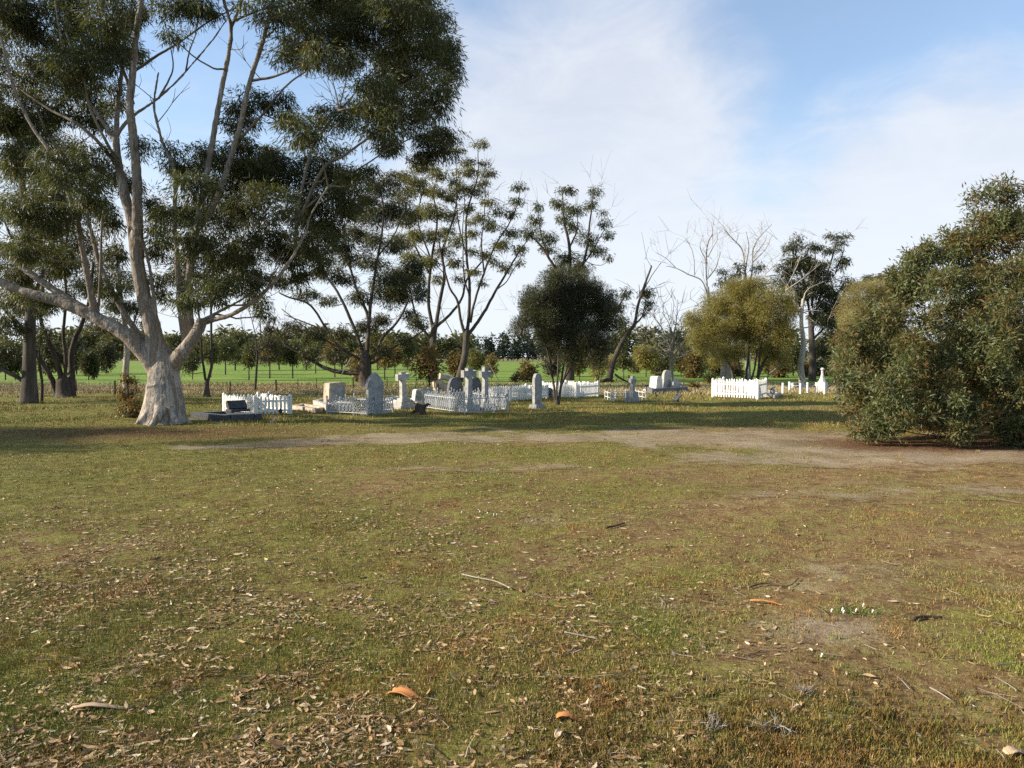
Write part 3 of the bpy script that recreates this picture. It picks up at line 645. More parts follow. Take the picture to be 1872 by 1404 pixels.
tree('dead_tree', 'white leafless tree whose pale trunk stands behind left end of picket plot', 47, (1326, 699),
     [([(1327, 700), (1326, 680), (1323, 665), (1314, 640)], 22, 7), ([(1324, 672), (1312, 640), (1303, 610), (1297, 570), (1294, 524)], 7, 5), ([(1294, 540), (1291, 492), (1294, 447), (1303, 425), (1300, 407)], 3.5, 1), ([(1296, 545), (1283, 513), (1257, 500), (1235, 489), (1217, 487)], 3.5, 1),
      ([(1270, 503), (1265, 460), (1251, 433)], 2, 1), ([(1293, 510), (1308, 490), (1318, 460)], 2.5, 1), ([(1292, 480), (1280, 450), (1287, 430)], 2, .8), ([(1235, 489), (1215, 470), (1198, 462)], 1.5, .8), ([(1294, 470), (1310, 440), (1311, 427)], 2, .8)],
     [], 'gum', 'grey', twig_r=.013, extra_twigs=45)
tree('dead_tree', 'bleached leafless crown reaching highest above the yellow green tree', 52, (1366, 700),
     [([(1368, 700), (1366, 620), (1362, 540), (1362, 500)], 10, 6), ([(1362, 520), (1358, 460), (1337, 433), (1324, 420)], 4, 1), ([(1362, 500), (1369, 455), (1364, 423)], 3.5, 1), ([(1364, 520), (1374, 497), (1377, 455), (1390, 431), (1411, 410)], 4, 1),
      ([(1377, 470), (1396, 445), (1402, 428)], 2, .8), ([(1345, 445), (1352, 425)], 1.5, .8), ([(1376, 480), (1400, 455), (1412, 430)], 2, .8)],
     [(1353,492,11,11),(1321,498,10,7),(1385,488,16,7),(1338,510,12,8),(1318,515,10,8)], 'gumdark', 'grey', .26, .05, 1.0, 1, .4, twig_r=.012, extra_twigs=50)
tree('dead_tree', 'dead tree with long bare white limbs splaying right of the yellow green tree', 43.5, (1467, 703),
     [([(1468, 704), (1464, 670), (1469, 630), (1465, 590), (1468, 548)], 13, 5), ([(1467, 575), (1445, 540), (1437, 528), (1452, 500), (1468, 457)], 4, 1.2), ([(1438, 530), (1470, 508), (1502, 481)], 3, 1), ([(1467, 590), (1430, 510), (1398, 505), (1417, 487), (1440, 486), (1452, 500)], 3, 1),
      ([(1468, 552), (1476, 530), (1510, 513)], 3, 1), ([(1468, 572), (1480, 568), (1498, 568)], 3, 1.5), ([(1467, 600), (1490, 594), (1512, 602)], 3, 1.5), ([(1398, 505), (1405, 480), (1425, 465)], 2, .8)],
     [], 'gum', 'white', twig_r=.012, extra_twigs=26)
tree('gum_tree', 'gum with flat topped dark tuft on right of its crown behind white dead limbs', 48, (1485, 700),
     [([(1485, 701), (1486, 660), (1484, 620), (1482, 580)], 14, 9), ([(1484, 590), (1470, 520), (1455, 470), (1458, 445)], 6, 2), ([(1485, 600), (1500, 540), (1520, 480), (1530, 437)], 6, 2), ([(1484, 560), (1490, 500), (1490, 460)], 5, 2), ([(1487, 620), (1515, 590), (1525, 560)], 5, 2),
      ([(1527, 500), (1541, 460), (1542, 437)], 3, 1)],
     [(1460,438,9,5),(1448,452,18,8),(1457,473,25,12),(1489,452,18,8),(1521,457,14,6),(1476,490,30,18),(1500,495,26,20),(1525,432,18,3.5),(1542,431,16,3),(1538,480,10,16),(1505,530,28,28),(1468,525,25,22),(1527,560,18,30),(1505,575,25,25),
      (1440,492,20,14),(1430,520,18,16),(1545,520,10,20),(1520,600,20,20),(1500,625,18,16),(1450,550,20,18),(1535,445,12,5),(1515,640,16,12)],
     'gumdark', 'brown', .26, .048, 1.6, 1.5, .45, stray=.4, extra_twigs=30)
tree('pale_shrub', 'tall pale yellowish feathery tree tucked behind left side of the big bush', 27, (1532, 716),
     [([(1534, 717), (1532, 690), (1535, 660), (1545, 610)], 8, 4), ([(1600, 717), (1598, 670), (1590, 600)], 6, 3), ([(1534, 680), (1560, 640), (1590, 590)], 4, 2)],
     [(1570,545,30,28),(1605,530,34,22),(1565,590,28,34),(1605,580,36,36),(1550,625,18,22),(1590,640,36,30),(1640,540,30,28),(1545,565,12,24),(1630,600,30,40),(1600,680,30,24)],
     'pale', 'brown', .10, .014, 1.5, 1, .28, dome=False, droop=-.2, stems=True, twig_r=.007)
tree('gum_tree', 'flat dark crown peeping over the pale feathery tree at right', 55, (1625, 690),
     [([(1625, 692), (1625, 600), (1620, 520)], 10, 6), ([(1622, 540), (1590, 515)], 4, 2), ([(1622, 540), (1660, 512)], 4, 2)],
     [(1625,505,25,7),(1590,512,20,6),(1655,507,22,7),(1570,520,12,6)], 'dark', 'brown', .28, .05, 1.5, 1.5, .4)

# --- the big bush at right
bb = []
outline = [(1550,625,690),(1575,600,770),(1605,560,790),(1650,490,800),(1700,455,805),(1750,425,810),(1800,392,815),(1850,385,818),(1900,360,820),(1960,380,820),(2020,400,820),(2080,470,820)]
for x0, yt, yb in outline:
    yy = yt + 22
    while yy < yb-10:
        for dz in (-1.5, 0.1, 1.8):
            edge = min(1, (yy-yt)/160)
            back = dz*edge
            s2 = rng.uniform(.8, 1.35)
            if rng.random() < .97: bb.append((x0 + rng.uniform(-24, 24), yy + rng.uniform(-10, 10) - max(0, dz)*6, 30*s2, 25*s2, back + rng.uniform(-.35, .35)))
        yy += rng.uniform(36, 62)
for q in ((1548, 655, 14, 22), (1545, 700, 14, 24), (1850, 350, 30, 20), (1560, 735, 24, 26), (1580, 775, 24, 22), (1610, 790, 26, 16), (1790, 350, 24, 18), (1830, 345, 30, 18), (1770, 365, 14, 14)): bb.append((*q, -.8))
bb = [q for q in bb if not (1690 < q[0] < 1780 and q[1] > 785 and q[4] < 1)]
tree('bush', 'large dense grey green and rust coloured bush filling the right edge', 14.6, (1760, 812),
     [([(1760, 812), (1762, 790), (1765, 760)], 10, 8), ([(1762, 800), (1720, 740), (1680, 680), (1650, 600)], 6, 2), ([(1764, 790), (1790, 700), (1800, 600), (1820, 450)], 7, 2), ([(1764, 780), (1740, 690), (1720, 600), (1710, 500)], 6, 2),
      ([(1765, 800), (1850, 740), (1920, 640), (1950, 500)], 7, 2), ([(1762, 806), (1700, 780), (1640, 760), (1600, 720)], 5, 2), ([(1735, 800), (1670, 792), (1610, 780)], 3, 1)],
     bb, 'bush', 'brown', .105, .024, .95, 1.0, .26, dome=False, droop=.05, stems=True, twig_r=.006, shell=True, cat='bush', sig=.30, stray=.05)

# --- middle distance shrubs and small paddock trees
def small(px, pyb, pyt, wpx, label, leaf='far', bark='brown', name='small_tree', stemy=.35, D=None, cover=1.2, group=None, n=5, dome=False, cat='tree'):
    D = D or GD(pyb); m_ = D/F; h = pyb-pyt
    cy0 = pyb - h*stemy
    bl = []
    for k in range(n):
        a = (k+.5)/n
        yy = cy0 - (cy0-pyt)*(a*.85+.05)
        ww = wpx/2*math.sin(PI*(0.18+a*.7))
        bl.append((px + rng.uniform(-.35, .35)*ww, yy, ww*.8, (cy0-pyt)/n*1.0)); 
        if n > 4: bl.append((px + rng.uniform(-.6, .6)*ww, yy+rng.uniform(-3, 3), ww*.45, (cy0-pyt)/n*.8))
    lb = [([(px, pyb+1), (px, pyb-h*.3), (px+rng.uniform(-2, 2), pyb-h*.7)], max(1.6, h*.045), 1)]
    if stemy < .3:
        for k in range(3): lb.append(([(px+rng.uniform(-.15, .15)*wpx, pyb+.5), (px+rng.uniform(-.3, .3)*wpx, pyb-h*.5)], 1.6, .8))
    s_ = max(1.6*m_, .10)
    return tree(name, label, D, (px, pyb), lb, bl, leaf, bark, s_*2.6, s_*.75, cover, wpx*m_*.25, min(wpx*m_*.16, .6), dome=dome, droop=.2, twig_r=.3*m_, group=group, cat=cat)
small(785, 708, 628, 66, 'brushy olive shrub with upright stems right of the leaning stone cross', 'brown', stemy=.22, name='shrub', n=6, cover=.9, cat='shrub')
small(832, 704, 640, 40, 'ragged olive shrub left of the open umbrella gum trunk', 'brown', stemy=.3, name='shrub', cat='shrub', D=47)
small(898, 700, 645, 30, 'thin brown shrub right of the open umbrella gum trunk', 'brown', stemy=.3, name='shrub', cat='shrub', D=52, cover=.7)
small(963, 700, 662, 44, 'low pinkish brown shrub behind the slim pointed headstone', 'brown', stemy=.1, name='shrub', cat='shrub', D=46)
small(1093, 704, 632, 38, 'tan feathery shrub left of the leaning half dead gum', 'pale', stemy=.2, name='shrub', cat='shrub', D=44, cover=1.0, n=6)
small(1181, 694, 632, 66, 'rounded olive paddock tree behind the three pale headstones', 'olive', stemy=.35, D=58, n=5)
small(1215, 696, 640, 60, 'dark low tree crown behind the grey leafless tree', 'gumdark', stemy=.2, D=62, n=5)
small(1268, 698, 640, 50, 'brown twiggy shrub left of the dead white trunk', 'brown', stemy=.1, D=55, name='shrub', cat='shrub')
small(1297, 697, 683, 26, 'low mustard coloured bush left of right picket plot', 'olive', stemy=.02, D=41, name='bush', n=3, cover=2, cat='bush')
small(1268, 711, 701, 15, 'small dull bush at right end of dark kerbed grave', 'brown', stemy=.02, D=36, name='bush', n=3, cat='bush')
small(1430, 700, 650, 40, 'brown shrub under right side of the yellow green tree', 'brown', stemy=.1, D=56, name='shrub', cat='shrub')
small(1500, 700, 655, 50, 'dark shade dense shrub behind the white spire monument', 'dark', stemy=.05, D=60, name='shrub', cat='shrub')
small(1553, 700, 640, 40, 'green shrub left of bush base behind the post and chain plot', 'olive', stemy=.1, D=50, name='shrub', cat='shrub')
small(1340, 700, 655, 50, 'dark tangled shrub behind trunks of the yellow green tree', 'brown', stemy=.05, D=60, name='shrub', cat='shrub')
small(655, 703, 640, 40, 'dull green shrub hard behind trunk of the low limbed gum', 'brown', stemy=.15, D=46, name='shrub', cat='shrub')
small(945, 699, 682, 26, 'small dark bush behind the low white pickets', 'gumdark', stemy=.02, D=45, name='bush', n=3, cat='bush')
for q in ((10, 700, 630, 60, 'paddock tree at far left edge', 'dark'), (28, 700, 645, 40, 'dark shrubby paddock tree second from left edge', 'gumdark'), (162, 706, 640, 34, 'thin dark paddock sapling between dark forked gum and cream trunk', 'gumdark'), (172, 704, 655, 12, 'spindly paddock sapling left of the cream trunk', 'far'), (412, 682, 615, 56, 'grey green paddock tree right of slim twin stemmed gum', 'far'),
          (455, 694, 628, 34, 'rounded paddock tree behind left white picket plot', 'gum'), (493, 688, 616, 40, 'russet tinged paddock tree right of the slender half bare tree', 'brown'), (535, 688, 622, 44, 'forked pale stemmed paddock tree left of the low sweeping limb', 'gum'), (577, 680, 625, 40, 'soft grey paddock tree above the low sweeping limb', 'far'),
          (612, 686, 622, 46, 'brownish paddock tree above middle of the low sweeping limb', 'brown'), (640, 684, 620, 36, 'olive paddock tree left of the low limbed gum trunk', 'far'), (703, 690, 625, 40, 'brown paddock tree right of the low limbed gum trunk', 'brown'),
          (722, 686, 632, 34, 'rusty paddock tree behind the leaning stone cross', 'brown'), (385, 686, 618, 36, 'bushy paddock tree behind the slim twin stemmed gum', 'far'), (352, 690, 645, 30, 'dark paddock tree hugging right side of the huge gum', 'gumdark'), (1140, 690, 640, 34, 'grey paddock tree directly behind the leaning gum', 'far')):
    small(q[0], q[1], q[2], q[3], q[4], q[5], D=max(50, GD(q[1])*.9), cover=1.3)
for q in ((1120, 694, 648, 30, 'low olive shrub left of foot of the leaning gum', 'olive', 56), (1158, 692, 650, 40, 'dull green shrub between leaning gum and olive paddock tree', 'far', 70), (1200, 690, 655, 36, 'brown shrub directly behind the tapering white headstone', 'brown', 64), (1245, 696, 635, 44, 'tall dull shrub between grey leafless tree and dead white trunk', 'gumlight', 60),
          (1283, 698, 625, 44, 'tangled grey green shrub hard left of yellow green tree', 'far', 58), (1310, 698, 655, 40, 'russet shrub at foot of dead white trunk', 'brown', 62), (1405, 700, 640, 44, 'dim green shrub seen under right of yellow green tree', 'gumlight', 64), (1450, 700, 625, 50, 'tall dull shrub left of the dead splaying tree', 'far', 60),
          (1530, 700, 620, 54, 'dark green shrub between flat topped gum and pale feathery tree', 'gumdark', 58), (1475, 700, 660, 30, 'brown shrub behind pale trunk of dead splaying tree', 'brown', 56), (1010, 698, 650, 50, 'dusky shrub behind the stems of dense dark tree', 'dark', 60), (1060, 698, 640, 46, 'grey green shrub right of trunk of tall ragged gum', 'gumlight', 58),
          (430, 690, 606, 50, 'tall dull paddock tree left of slender half bare tree', 'far', 85), (510, 690, 604, 52, 'tall grey green paddock tree right of slender half bare tree', 'far', 90), (560, 690, 612, 50, 'wide dull paddock tree left of tips of the low sweeping limb', 'gumlight', 88), (625, 690, 606, 54, 'broad dull paddock tree showing through the low limbed gum', 'far', 92),
          (690, 690, 600, 46, 'tall dim paddock tree right behind trunk of the low limbed gum', 'gumlight', 86), (745, 690, 615, 44, 'grey paddock tree above the leaning stone cross', 'far', 90), (870, 690, 640, 44, 'low dusky paddock tree right of open umbrella gum trunk', 'gumlight', 80), (90, 700, 630, 60, 'dark paddock tree between left edge gums', 'gumdark', 62), (140, 700, 615, 60, 'dark paddock tree behind right of dark forked clump', 'dark', 66), (195, 700, 625, 50, 'olive paddock tree left of the cream trunk', 'gumdark', 70)):
    small(q[0], q[1], q[2], q[3], q[4], q[5], D=q[6], cover=1.3, stemy=.32)
# far windbreak: one pine and one gum as sources, copies along the field edge
def copy_tree(o, parent=None):
    c = o.copy(); COL.objects.link(c); c.parent = parent
    for ch in [k for k in o.children]: copy_tree(ch, c)
    return c
def far_src(leaf, wpx, hpx, label, group, conic):
    px, D = 936, 260; 
    bl = []
    for k in range(7):
        a = k/6; ww = wpx/2*((1-a*.75) if conic else math.sin(PI*(.2+.65*a)))
        bl.append((px+rng.uniform(-.2, .2)*ww, 660-hpx*(.25+.72*a), ww, hpx*.11))
    return tree('windbreak_tree', label, D, (px, 660.3), [([(px, 660.5), (px, 660-hpx*.8)], 1.6, .6)], bl, leaf, 'white', 1.4, .55, 1.5, 1.2, 1.2, dome=False, droop=.1, twigs=False, group=group)
ORD = 'first second third fourth fifth sixth seventh eighth ninth tenth eleventh twelfth thirteenth'.split()
grp = 'far windbreak trees along the end of the green field'
src = far_src('pine', 17, 46, 'dark evergreen in the far windbreak beyond the field', grp, True)
spots = [(874+i*9.2+rng.uniform(-2, 2), rng.uniform(.85, 1.12)) for i in range(13)]
for i, (px, s_) in enumerate(spots):
    o = src if i == 0 else copy_tree(src)
    o['label'] = ORD[i] + ' dark evergreen from the left in the far windbreak beyond field'
    x = P(px, 660, 262+rng.uniform(-6, 6)); o.location = (x[0], x[1], 0); o.scale = (s_*rng.uniform(.9, 1.2), s_, s_); o.rotation_euler = (0, 0, rng.uniform(0, 6))
grp2 = 'distant rounded trees on the skyline'
src = far_src('far', 30, 34, 'distant rounded grey green tree on the skyline beyond the field', grp2, False)
sp_ = [(x + rng.uniform(-7, 7), rng.uniform(.6, 1.7), rng.uniform(275, 380)) for x in list(range(-40, 860, 15)) + list(range(995, 1900, 19))]
for i, (px, s_, D) in enumerate(sp_):
    o = src if i == 0 else copy_tree(src)
    s_ *= D/260
    x = P(px, 660, D); o.location = (x[0], D, 0); o.scale = (s_*rng.uniform(1, 1.4), s_*1.1, s_); o.rotation_euler = (0, 0, rng.uniform(0, 6))
grp3 = 'tall windbreak trees behind the low limbed gum'
src = far_src('far', 15, 52, 'tall narrow distant tree seen beyond the low limbed gum', grp3, False)
for i, px in enumerate([735, 748, 759, 772, 786, 801, 815, 829, 842, 858]):
    o = src if i == 0 else copy_tree(src)
    o['label'] = ORD[i] + ' tall narrow distant tree from left behind the low limbed gum'
    s_ = rng.uniform(.85, 1.05); x = P(px, 660, 285); o.location = (x[0], 285, 0); o.scale = (s_, s_, s_); o.rotation_euler = (0, 0, rng.uniform(0, 6))

# ============================================================ CEMETERY
def stonemat(name, a, b_, c_, sc=6, rough=.85):
    m, nt, b = newmat(name, rough, .25)
    co = coords(nt, 'Object'); n1 = noise(nt, co, sc, 6, .65, .4); n2 = noise(nt, coords(nt, 'Object', (1, 1, .35)), sc*.7, 5, .7, .6); n3 = noise(nt, co, 60, 3, .6)
    c = ramp(nt, n1, [(.32, a), (.5, b_), (.68, c_)])
    c = mixc(nt, mrange(nt, n2, .52, .72, 0, .55), c, (a[0]*.45, a[1]*.45, a[2]*.42))
    L(nt, c, b.inputs['Base Color']); bump(nt, b, mth(nt, 'ADD', n1, mth(nt, 'MULTIPLY', n3, .4)), .5, .015); return m
S = {
 'grey': stonemat('weathered_grey_stone', (.17, .17, .165), (.28, .28, .27), (.40, .39, .37)),
 'pale': stonemat('pale_stone', (.24, .23, .21), (.36, .345, .31), (.48, .46, .42)),
 'white': stonemat('white_marble', (.38, .37, .34), (.52, .51, .47), (.62, .61, .57)),
 'tan': stonemat('tan_stone', (.24, .19, .14), (.40, .33, .25), (.52, .45, .36)),
 'dark': stonemat('dark_granite', (.035, .037, .04), (.055, .058, .062), (.085, .09, .095), 20, .35),
 'slate': stonemat('dark_grey_stone', (.07, .075, .08), (.12, .125, .13), (.17, .175, .18), 8, .7),
 'concrete': stonemat('kerb_concrete', (.22, .20, .17), (.36, .33, .29), (.46, .43, .38)),
}
def paintmat(name, col, dirt=(.35, .33, .28), amt=.35):
    m, nt, b = newmat(name, .6, .3)
    n1 = noise(nt, coords(nt, 'Object', (3, 3, 1)), 5, 5, .7); c = mixc(nt, mrange(nt, n1, .5, .8, 0, amt), col, dirt)
    L(nt, c, b.inputs['Base Color']); return m
PW = paintmat('white_fence_paint', (.70, .69, .65), (.34, .32, .27), .6); PI_ = paintmat('silver_white_iron_paint', (.40, .41, .42), (.2, .17, .14), .5); PR = paintmat('grey_white_pipe_paint', (.58, .58, .56), (.25, .2, .15), .5)
DK = paintmat('rusty_dark_metal', (.04, .032, .026), (.12, .06, .03), .5)
R45 = math.radians(45)
def outl(style, w, h):
    a = w/2
    if style == 'square': return [(-a, 0), (a, 0), (a, h), (-a, h)]
    if style == 'rough': return [(-a, 0), (a*.98, 0), (a, h*.4), (a*.93, h*.7), (a*.96, h*.97), (a*.5, h), (-a*.3, h*.985), (-a*.9, h*.96), (-a*.96, h*.6), (-a, h*.3)]
    if style == 'arch':
        return [(-a, 0), (a, 0), (a, h-a)] + [(a*math.cos(t), h-a+a*math.sin(t)) for t in np.linspace(.2, PI-.2, 9)] + [(-a, h-a)]
    if style == 'pointed':
        r = [(-a, 0), (a, 0), (a, h-1.35*a)]
        for t in np.linspace(.15, 1, 6): r.append((a*math.cos(t*PI/2)**.75 if t < 1 else 0, h-1.35*a+1.35*a*math.sin(t*PI/2)**1.1))
        return r + [(-x, z) for x, z in r[2:-1][::-1]]
    if style == 'gothic':   # pointed head rising from small shoulders
        sh = h - 1.45*a
        r = [(-a*.88, 0), (a*.88, 0), (a*.88, sh-.06*h), (a, sh-.04*h), (a, sh+.03*h)]
        for t in (.2, .4, .6, .8, 1): r.append((a*.93*(1-t**1.7), sh+.03*h+(h-sh-.03*h)*(t**.8)))
        return r + [(-x, z) for x, z in r[2:-1][::-1]]
    if style == 'shoulder':
        sh = h*.62; b_ = a*.68
        return [(-a, 0), (a, 0), (a, sh), (b_, sh+.04)] + [(b_*math.cos(t), h-b_+b_*math.sin(t)) for t in np.linspace(0, PI, 9)] + [(-b_, sh+.04), (-a, sh)]
    if style == 'taper': return [(-a, 0), (a, 0), (a*.72, h*.78), (a*.6, h*.93), (a*.3, h), (-a*.3, h), (-a*.6, h*.93), (-a*.72, h*.78)]
def headstone(label, px, pyb, pyt, w, style, mat='grey', th=.13, rz=R45, lean=0, plinth=True, name='headstone', tilt=0, face=None, ph=.12):
    g = G(px, pyb); D = g[1]; h = (pyb-pyt)*D/F
    root = thing(name, label, 'headstone', (g[0], g[1], 0), rz=rz)
    if plinth:
        mb = MB(); mb.box((0, 0, ph/2-.02), (w*1.25, th*2.6, ph+.04), 0, (.94, .9)); mb.build('plinth', S[mat], root)
    else: ph = 0
    mb = MB(); mb.prism(outl(style, w, h-ph), th, (0, 0, ph-.01), 0, tilt, lean, bev=.06); sl = mb.build('slab', S[mat], root)
    if face:
        mb = MB(); mb.prism(outl('square' if style in ('taper', 'square', 'rough') else style, w*.68, (h-ph)*.72), .012, (0, -th/2-.008, ph+(h-ph)*.1), 0, tilt, lean)
        mb.build('inscription_panel', S[face], root)
    return root
def cross(label, px, pyb, pyt, span_px, mat='grey', steps=3, base=.7, rz=R45, lean=0, th=.13, baseh=.35, arm=.78, pedestal=False, name='stone_cross'):
    g = G(px, pyb); D = g[1]; h = (pyb-pyt)*D/F
    root = thing(name, label, 'grave cross', (g[0], g[1], 0), rz=rz)
    z = 0
    for i in range(steps):
        sh = baseh/steps; w = base*(1-.24*i)
        mb = MB(); mb.box((0, 0, z+sh/2-(.02 if i == 0 else 0)), (w, w*.85, sh+(.04 if i == 0 else 0)), 0, (.95, .95) if not pedestal else (.7, .7)); mb.build('step', S[mat], root); z += sh
    hh = h - z; t = th; a = hh*arm
    sp_m = span_px*D/F/ .82 /2
    f = 1.25
    o = [(-t*.75, 0), (t*.75, 0), (t*.5, a-t*.6), (t*.62, a-t*.6), (sp_m*.9, a-t*.62), (sp_m, a-t*.75), (sp_m, a+t*.75), (sp_m*.9, a+t*.6), (t*.6, a+t*.6), (t*.62, hh-.02), (t*.7, hh)]
    o = o + [(-x, y) for x, y in o[2:][::-1]]
    mb = MB(); mb.prism(o, t, (0, 0, z-.005), 0, 0, lean); mb.build('cross_shaft', S[mat], root)
    return root
def corners(Lc, Nc, Rc):
    a, n, r = G(*Lc), G(*Nc), G(*Rc)
    return [a, n, r, a + r - n]
def picket_plot(label, Lc, Nc, Rc, hpx, sides=(0, 1, 2, 3), pw=.055, gap=.10, pointed=True, mat=None, grp=None, postcap=True):
    c = corners(Lc, Nc, Rc); h = hpx*c[1][1]/F
    root = thing('picket_fence', label, 'picket fence', (c[1][0], c[1][1], 0), grp)
    o = c[1]*np.array([1, 1, 0])
    cen = sum(c)/4
    for s_ in range(4):
        if s_ not in sides: continue
        a, b_ = c[s_]-o, c[(s_+1) % 4]-o; a[2] = b_[2] = 0
        L_ = np.linalg.norm(b_-a); d = (b_-a)/L_; nrm = np.array([d[1], -d[0], 0])
        if np.dot(nrm, (a+b_)/2 + o - cen) < 0: nrm = -nrm
        ang = math.atan2(d[1], d[0])
        pm = MB(); k = max(3, int(L_/gap))
        for i in range(k):
            q = a + d*(L_*(i+.5)/k) + nrm*.02
            hh = h*rng.uniform(.92, 1.03) ; wv = pw/2
            ol = [(-wv, 0), (wv, 0), (wv, hh-wv*1.2), (wv*.6, hh-wv*.4), (0, hh), (-wv*.6, hh-wv*.4), (-wv, hh-wv*1.2)]
            pm.prism(ol, .018, (q[0], q[1], .03), ang, 0, rng.normal(0, .03))
        pm.build('picket_panel', mat or PW, root)
        for z in (.24*h, .78*h):
            mb = MB(); q = (a+b_)/2; mb.box((q[0], q[1], z), (L_-.07, .035, .05), ang); mb.build('rail', mat or PW, root)
    for i in range(4):
        q = c[i]-o; mb = MB(); mb.box((q[0], q[1], h*.53-.05), (.075, .075, h*1.06+.1), R45); mb.box((q[0], q[1], h*1.06+.02), (.085, .085, .04), R45, (.3, .3)); mb.build('post', mat or PW, root)
    return root
def iron_fence(label, Lc, Nc, Rc, hpx, sides=(0, 1, 2, 3), posts_mid=(0, 1), style='loop'):
    c = corners(Lc, Nc, Rc); h = hpx*c[1][1]/F; o = c[1]*np.array([1, 1, 0])
    root = thing('iron_fence', label, 'iron fence', (c[1][0], c[1][1], 0))
    r = .0085
    for s_ in sides:
        a, b_ = c[s_]-o, c[(s_+1) % 4]-o; a[2] = b_[2] = 0
        L_ = np.linalg.norm(b_-a); d = (b_-a)/L_; up = np.array([0, 0, 1.])
        mb = MB()
        for z in (.06, .74*h): mb.tube([a+up*z, b_+up*z], [r*1.5]*2, 5)
        k = max(4, int(L_/.13)); st = L_/k
        for i in range(k):
            x0 = a + d*st*i; x1 = a + d*st*(i+1); xm = (x0+x1)/2
            mb.tube([x0+up*.06, xm+up*.40*h, x1+up*.74*h], [r]*3, 4); mb.tube([x1+up*.06, xm+up*.40*h, x0+up*.74*h], [r]*3, 4)
            cc_ = xm + up*.40*h
            th_ = np.linspace(0, 2*PI, 9)
            mb.tube(np.array([cc_ + d*math.cos(t)*st*.36 + up*math.sin(t)*h*.15 for t in th_]), [r*.8]*9, 4, cap=False)
            zt = h*(1.0 if i % 2 else .92)
            mb.tube([xm+up*.74*h, xm+up*(zt-.07), xm+up*(zt-.04), xm+up*zt], [r, r, r*2.4, .002], 5)
            if style == 'loop':
                mb.tube(np.array([x0 + up*(.74*h) + d*st*(.5-.5*math.cos(t)) + up*math.sin(t)*.09*h for t in np.linspace(0, PI, 6)]), [r*.8]*6, 4, cap=False)
        mb.build('lattice_panel', PI_, root)
        n = 3
        for i in range(1, n if L_ > 1.2 else 1):
            q = a + d*L_*i/n
            pb = MB(); pb.tube([q-up*.05, q+up*h*.95, q+up*(h+.02), q+up*(h+.07)], [r*1.7, r*1.7, r*3, .002], 6); pb.build('post', PI_, root)
    for i in range(4):
        q = c[i]-o; q[2] = 0; pb = MB(); up = np.array([0, 0, 1.])
        pb.tube([q-up*.05, q+up*h*1.0, q+up*(h+.03), q+up*(h+.08)], [.02, .02, .032, .002], 7); pb.build('post', PI_, root)
    return root
def kerb_plot(label, Lc, Nc, Rc, hm, mat='concrete', name='grave_kerb', fill=None, kw=.14):
    c = corners(Lc, Nc, Rc); o = c[1]*np.array([1, 1, 0]); root = thing(name, label, 'grave kerb', (o[0], o[1], 0))
    c2 = [q-o for q in c]; cen = sum(c2)/4
    for i in range(4):
        a, b_ = c2[i].copy(), c2[(i+1) % 4].copy(); a[2] = b_[2] = 0; d = b_-a; L_ = np.linalg.norm(d); d /= L_
        inn = cen - (a+b_)/2; inn[2] = 0; nn = np.array([-d[1], d[0], 0]); nn *= np.sign(np.dot(nn, inn))
        q = (a+b_)/2 + nn*kw/2; cut = 0 if i % 2 == 0 else 2*kw+.004
        mb = MB(); mb.box((q[0], q[1], hm/2-.03), (L_-cut, kw, hm+.06), math.atan2(d[1], d[0]), (1, .96)); mb.build('kerb', S[mat], root)
    if fill:
        mb = MB(); k = .86; vv = [cen + (q-cen)*k for q in c2]; ol = np.array([[q[0], q[1], hm*.6] for q in vv] + [[q[0], q[1], -.03] for q in vv])
        mb.add(ol, np.array([[0, 1, 2, 3], [7, 6, 5, 4], [0, 4, 5, 1], [1, 5, 6, 2], [2, 6, 7, 3], [3, 7, 4, 0]])); mb.build('infill', S[fill], root)
    return root, c
# far left: dark granite grave beside the great gum
kr, kc = kerb_plot('low dark granite grave kerb lying right beside the huge gum trunk', (348, 766), (409, 772), (479, 768), .17, 'dark', fill='slate', kw=.18)
g = G(436, 765)
t = thing('headstone', 'dark sloping granite desk tablet on the dark kerb beside huge gum', 'headstone', (g[0]-.1, g[1]+.25, .17), rz=R45)
mb = MB(); mb.box((0, 0, .03), (.52, .34, .06)); mb.build('plinth', S['dark'], t)
mb = MB(); mb.prism([(-.25, 0), (.25, 0), (.25, .24), (-.25, .24)], .11, (0, .02, .055), 0, -.62, 0); mb.build('slab', S['dark'], t)
t = thing('timber_board', 'short weathered board lying on ground left of granite kerb corner', 'board', G(397, 774))
mb = MB(); mb.box((0, 0, .02), (.34, .05, .03), -.6, jit=.003); mb.build('plank', BM['grey'], t)
picket_plot('white picket plot furthest left with far and near pickets overlapping', (410, 753), (466, 760), (531, 757), 33)
cross('small grey cross standing inside the furthest left white picket plot', 494, 752, 715, 11, 'grey', 1, .4, th=.08, baseh=.1)
t = thing('grave_pot', 'tiny black pot by right side of furthest left picket plot', 'pot', G(513, 758))
mb = MB(); q = np.array([0, 0, 1.]); mb.tube([q*0, q*.04, q*.10, q*.12], [.03, .035, .06, .062], 8); mb.build('pot_body', DK, t); mb = MB(); mb.tube([q*.118, q*.17], [.05, .02], 7); mb.build('pot_rim', DK, t)
kerb_plot('long flat pinkish concrete grave kerb right of the furthest left picket plot', (532, 748), (576, 755), (600, 751), .12, 'tan', fill='tan')
kerb_plot('stepped pale slab kerb at foot of rough hewn block headstone', (572, 744), (602, 756), (632, 748), .22, 'pale', fill='pale')
headstone('squat rough hewn block headstone with crumbling tan left side', 612, 744, 698, .62, 'rough', 'tan', .34, ph=.16, face='grey')
iron_fence('smaller silver iron lattice fence in front of the rough block headstone', (598, 756), (671, 760), (718, 753), 30)
headstone('tallest grey headstone with pointed gothic head inside smaller lattice fence', 685, 757, 680, .56, 'gothic', 'grey', .14, ph=.1)
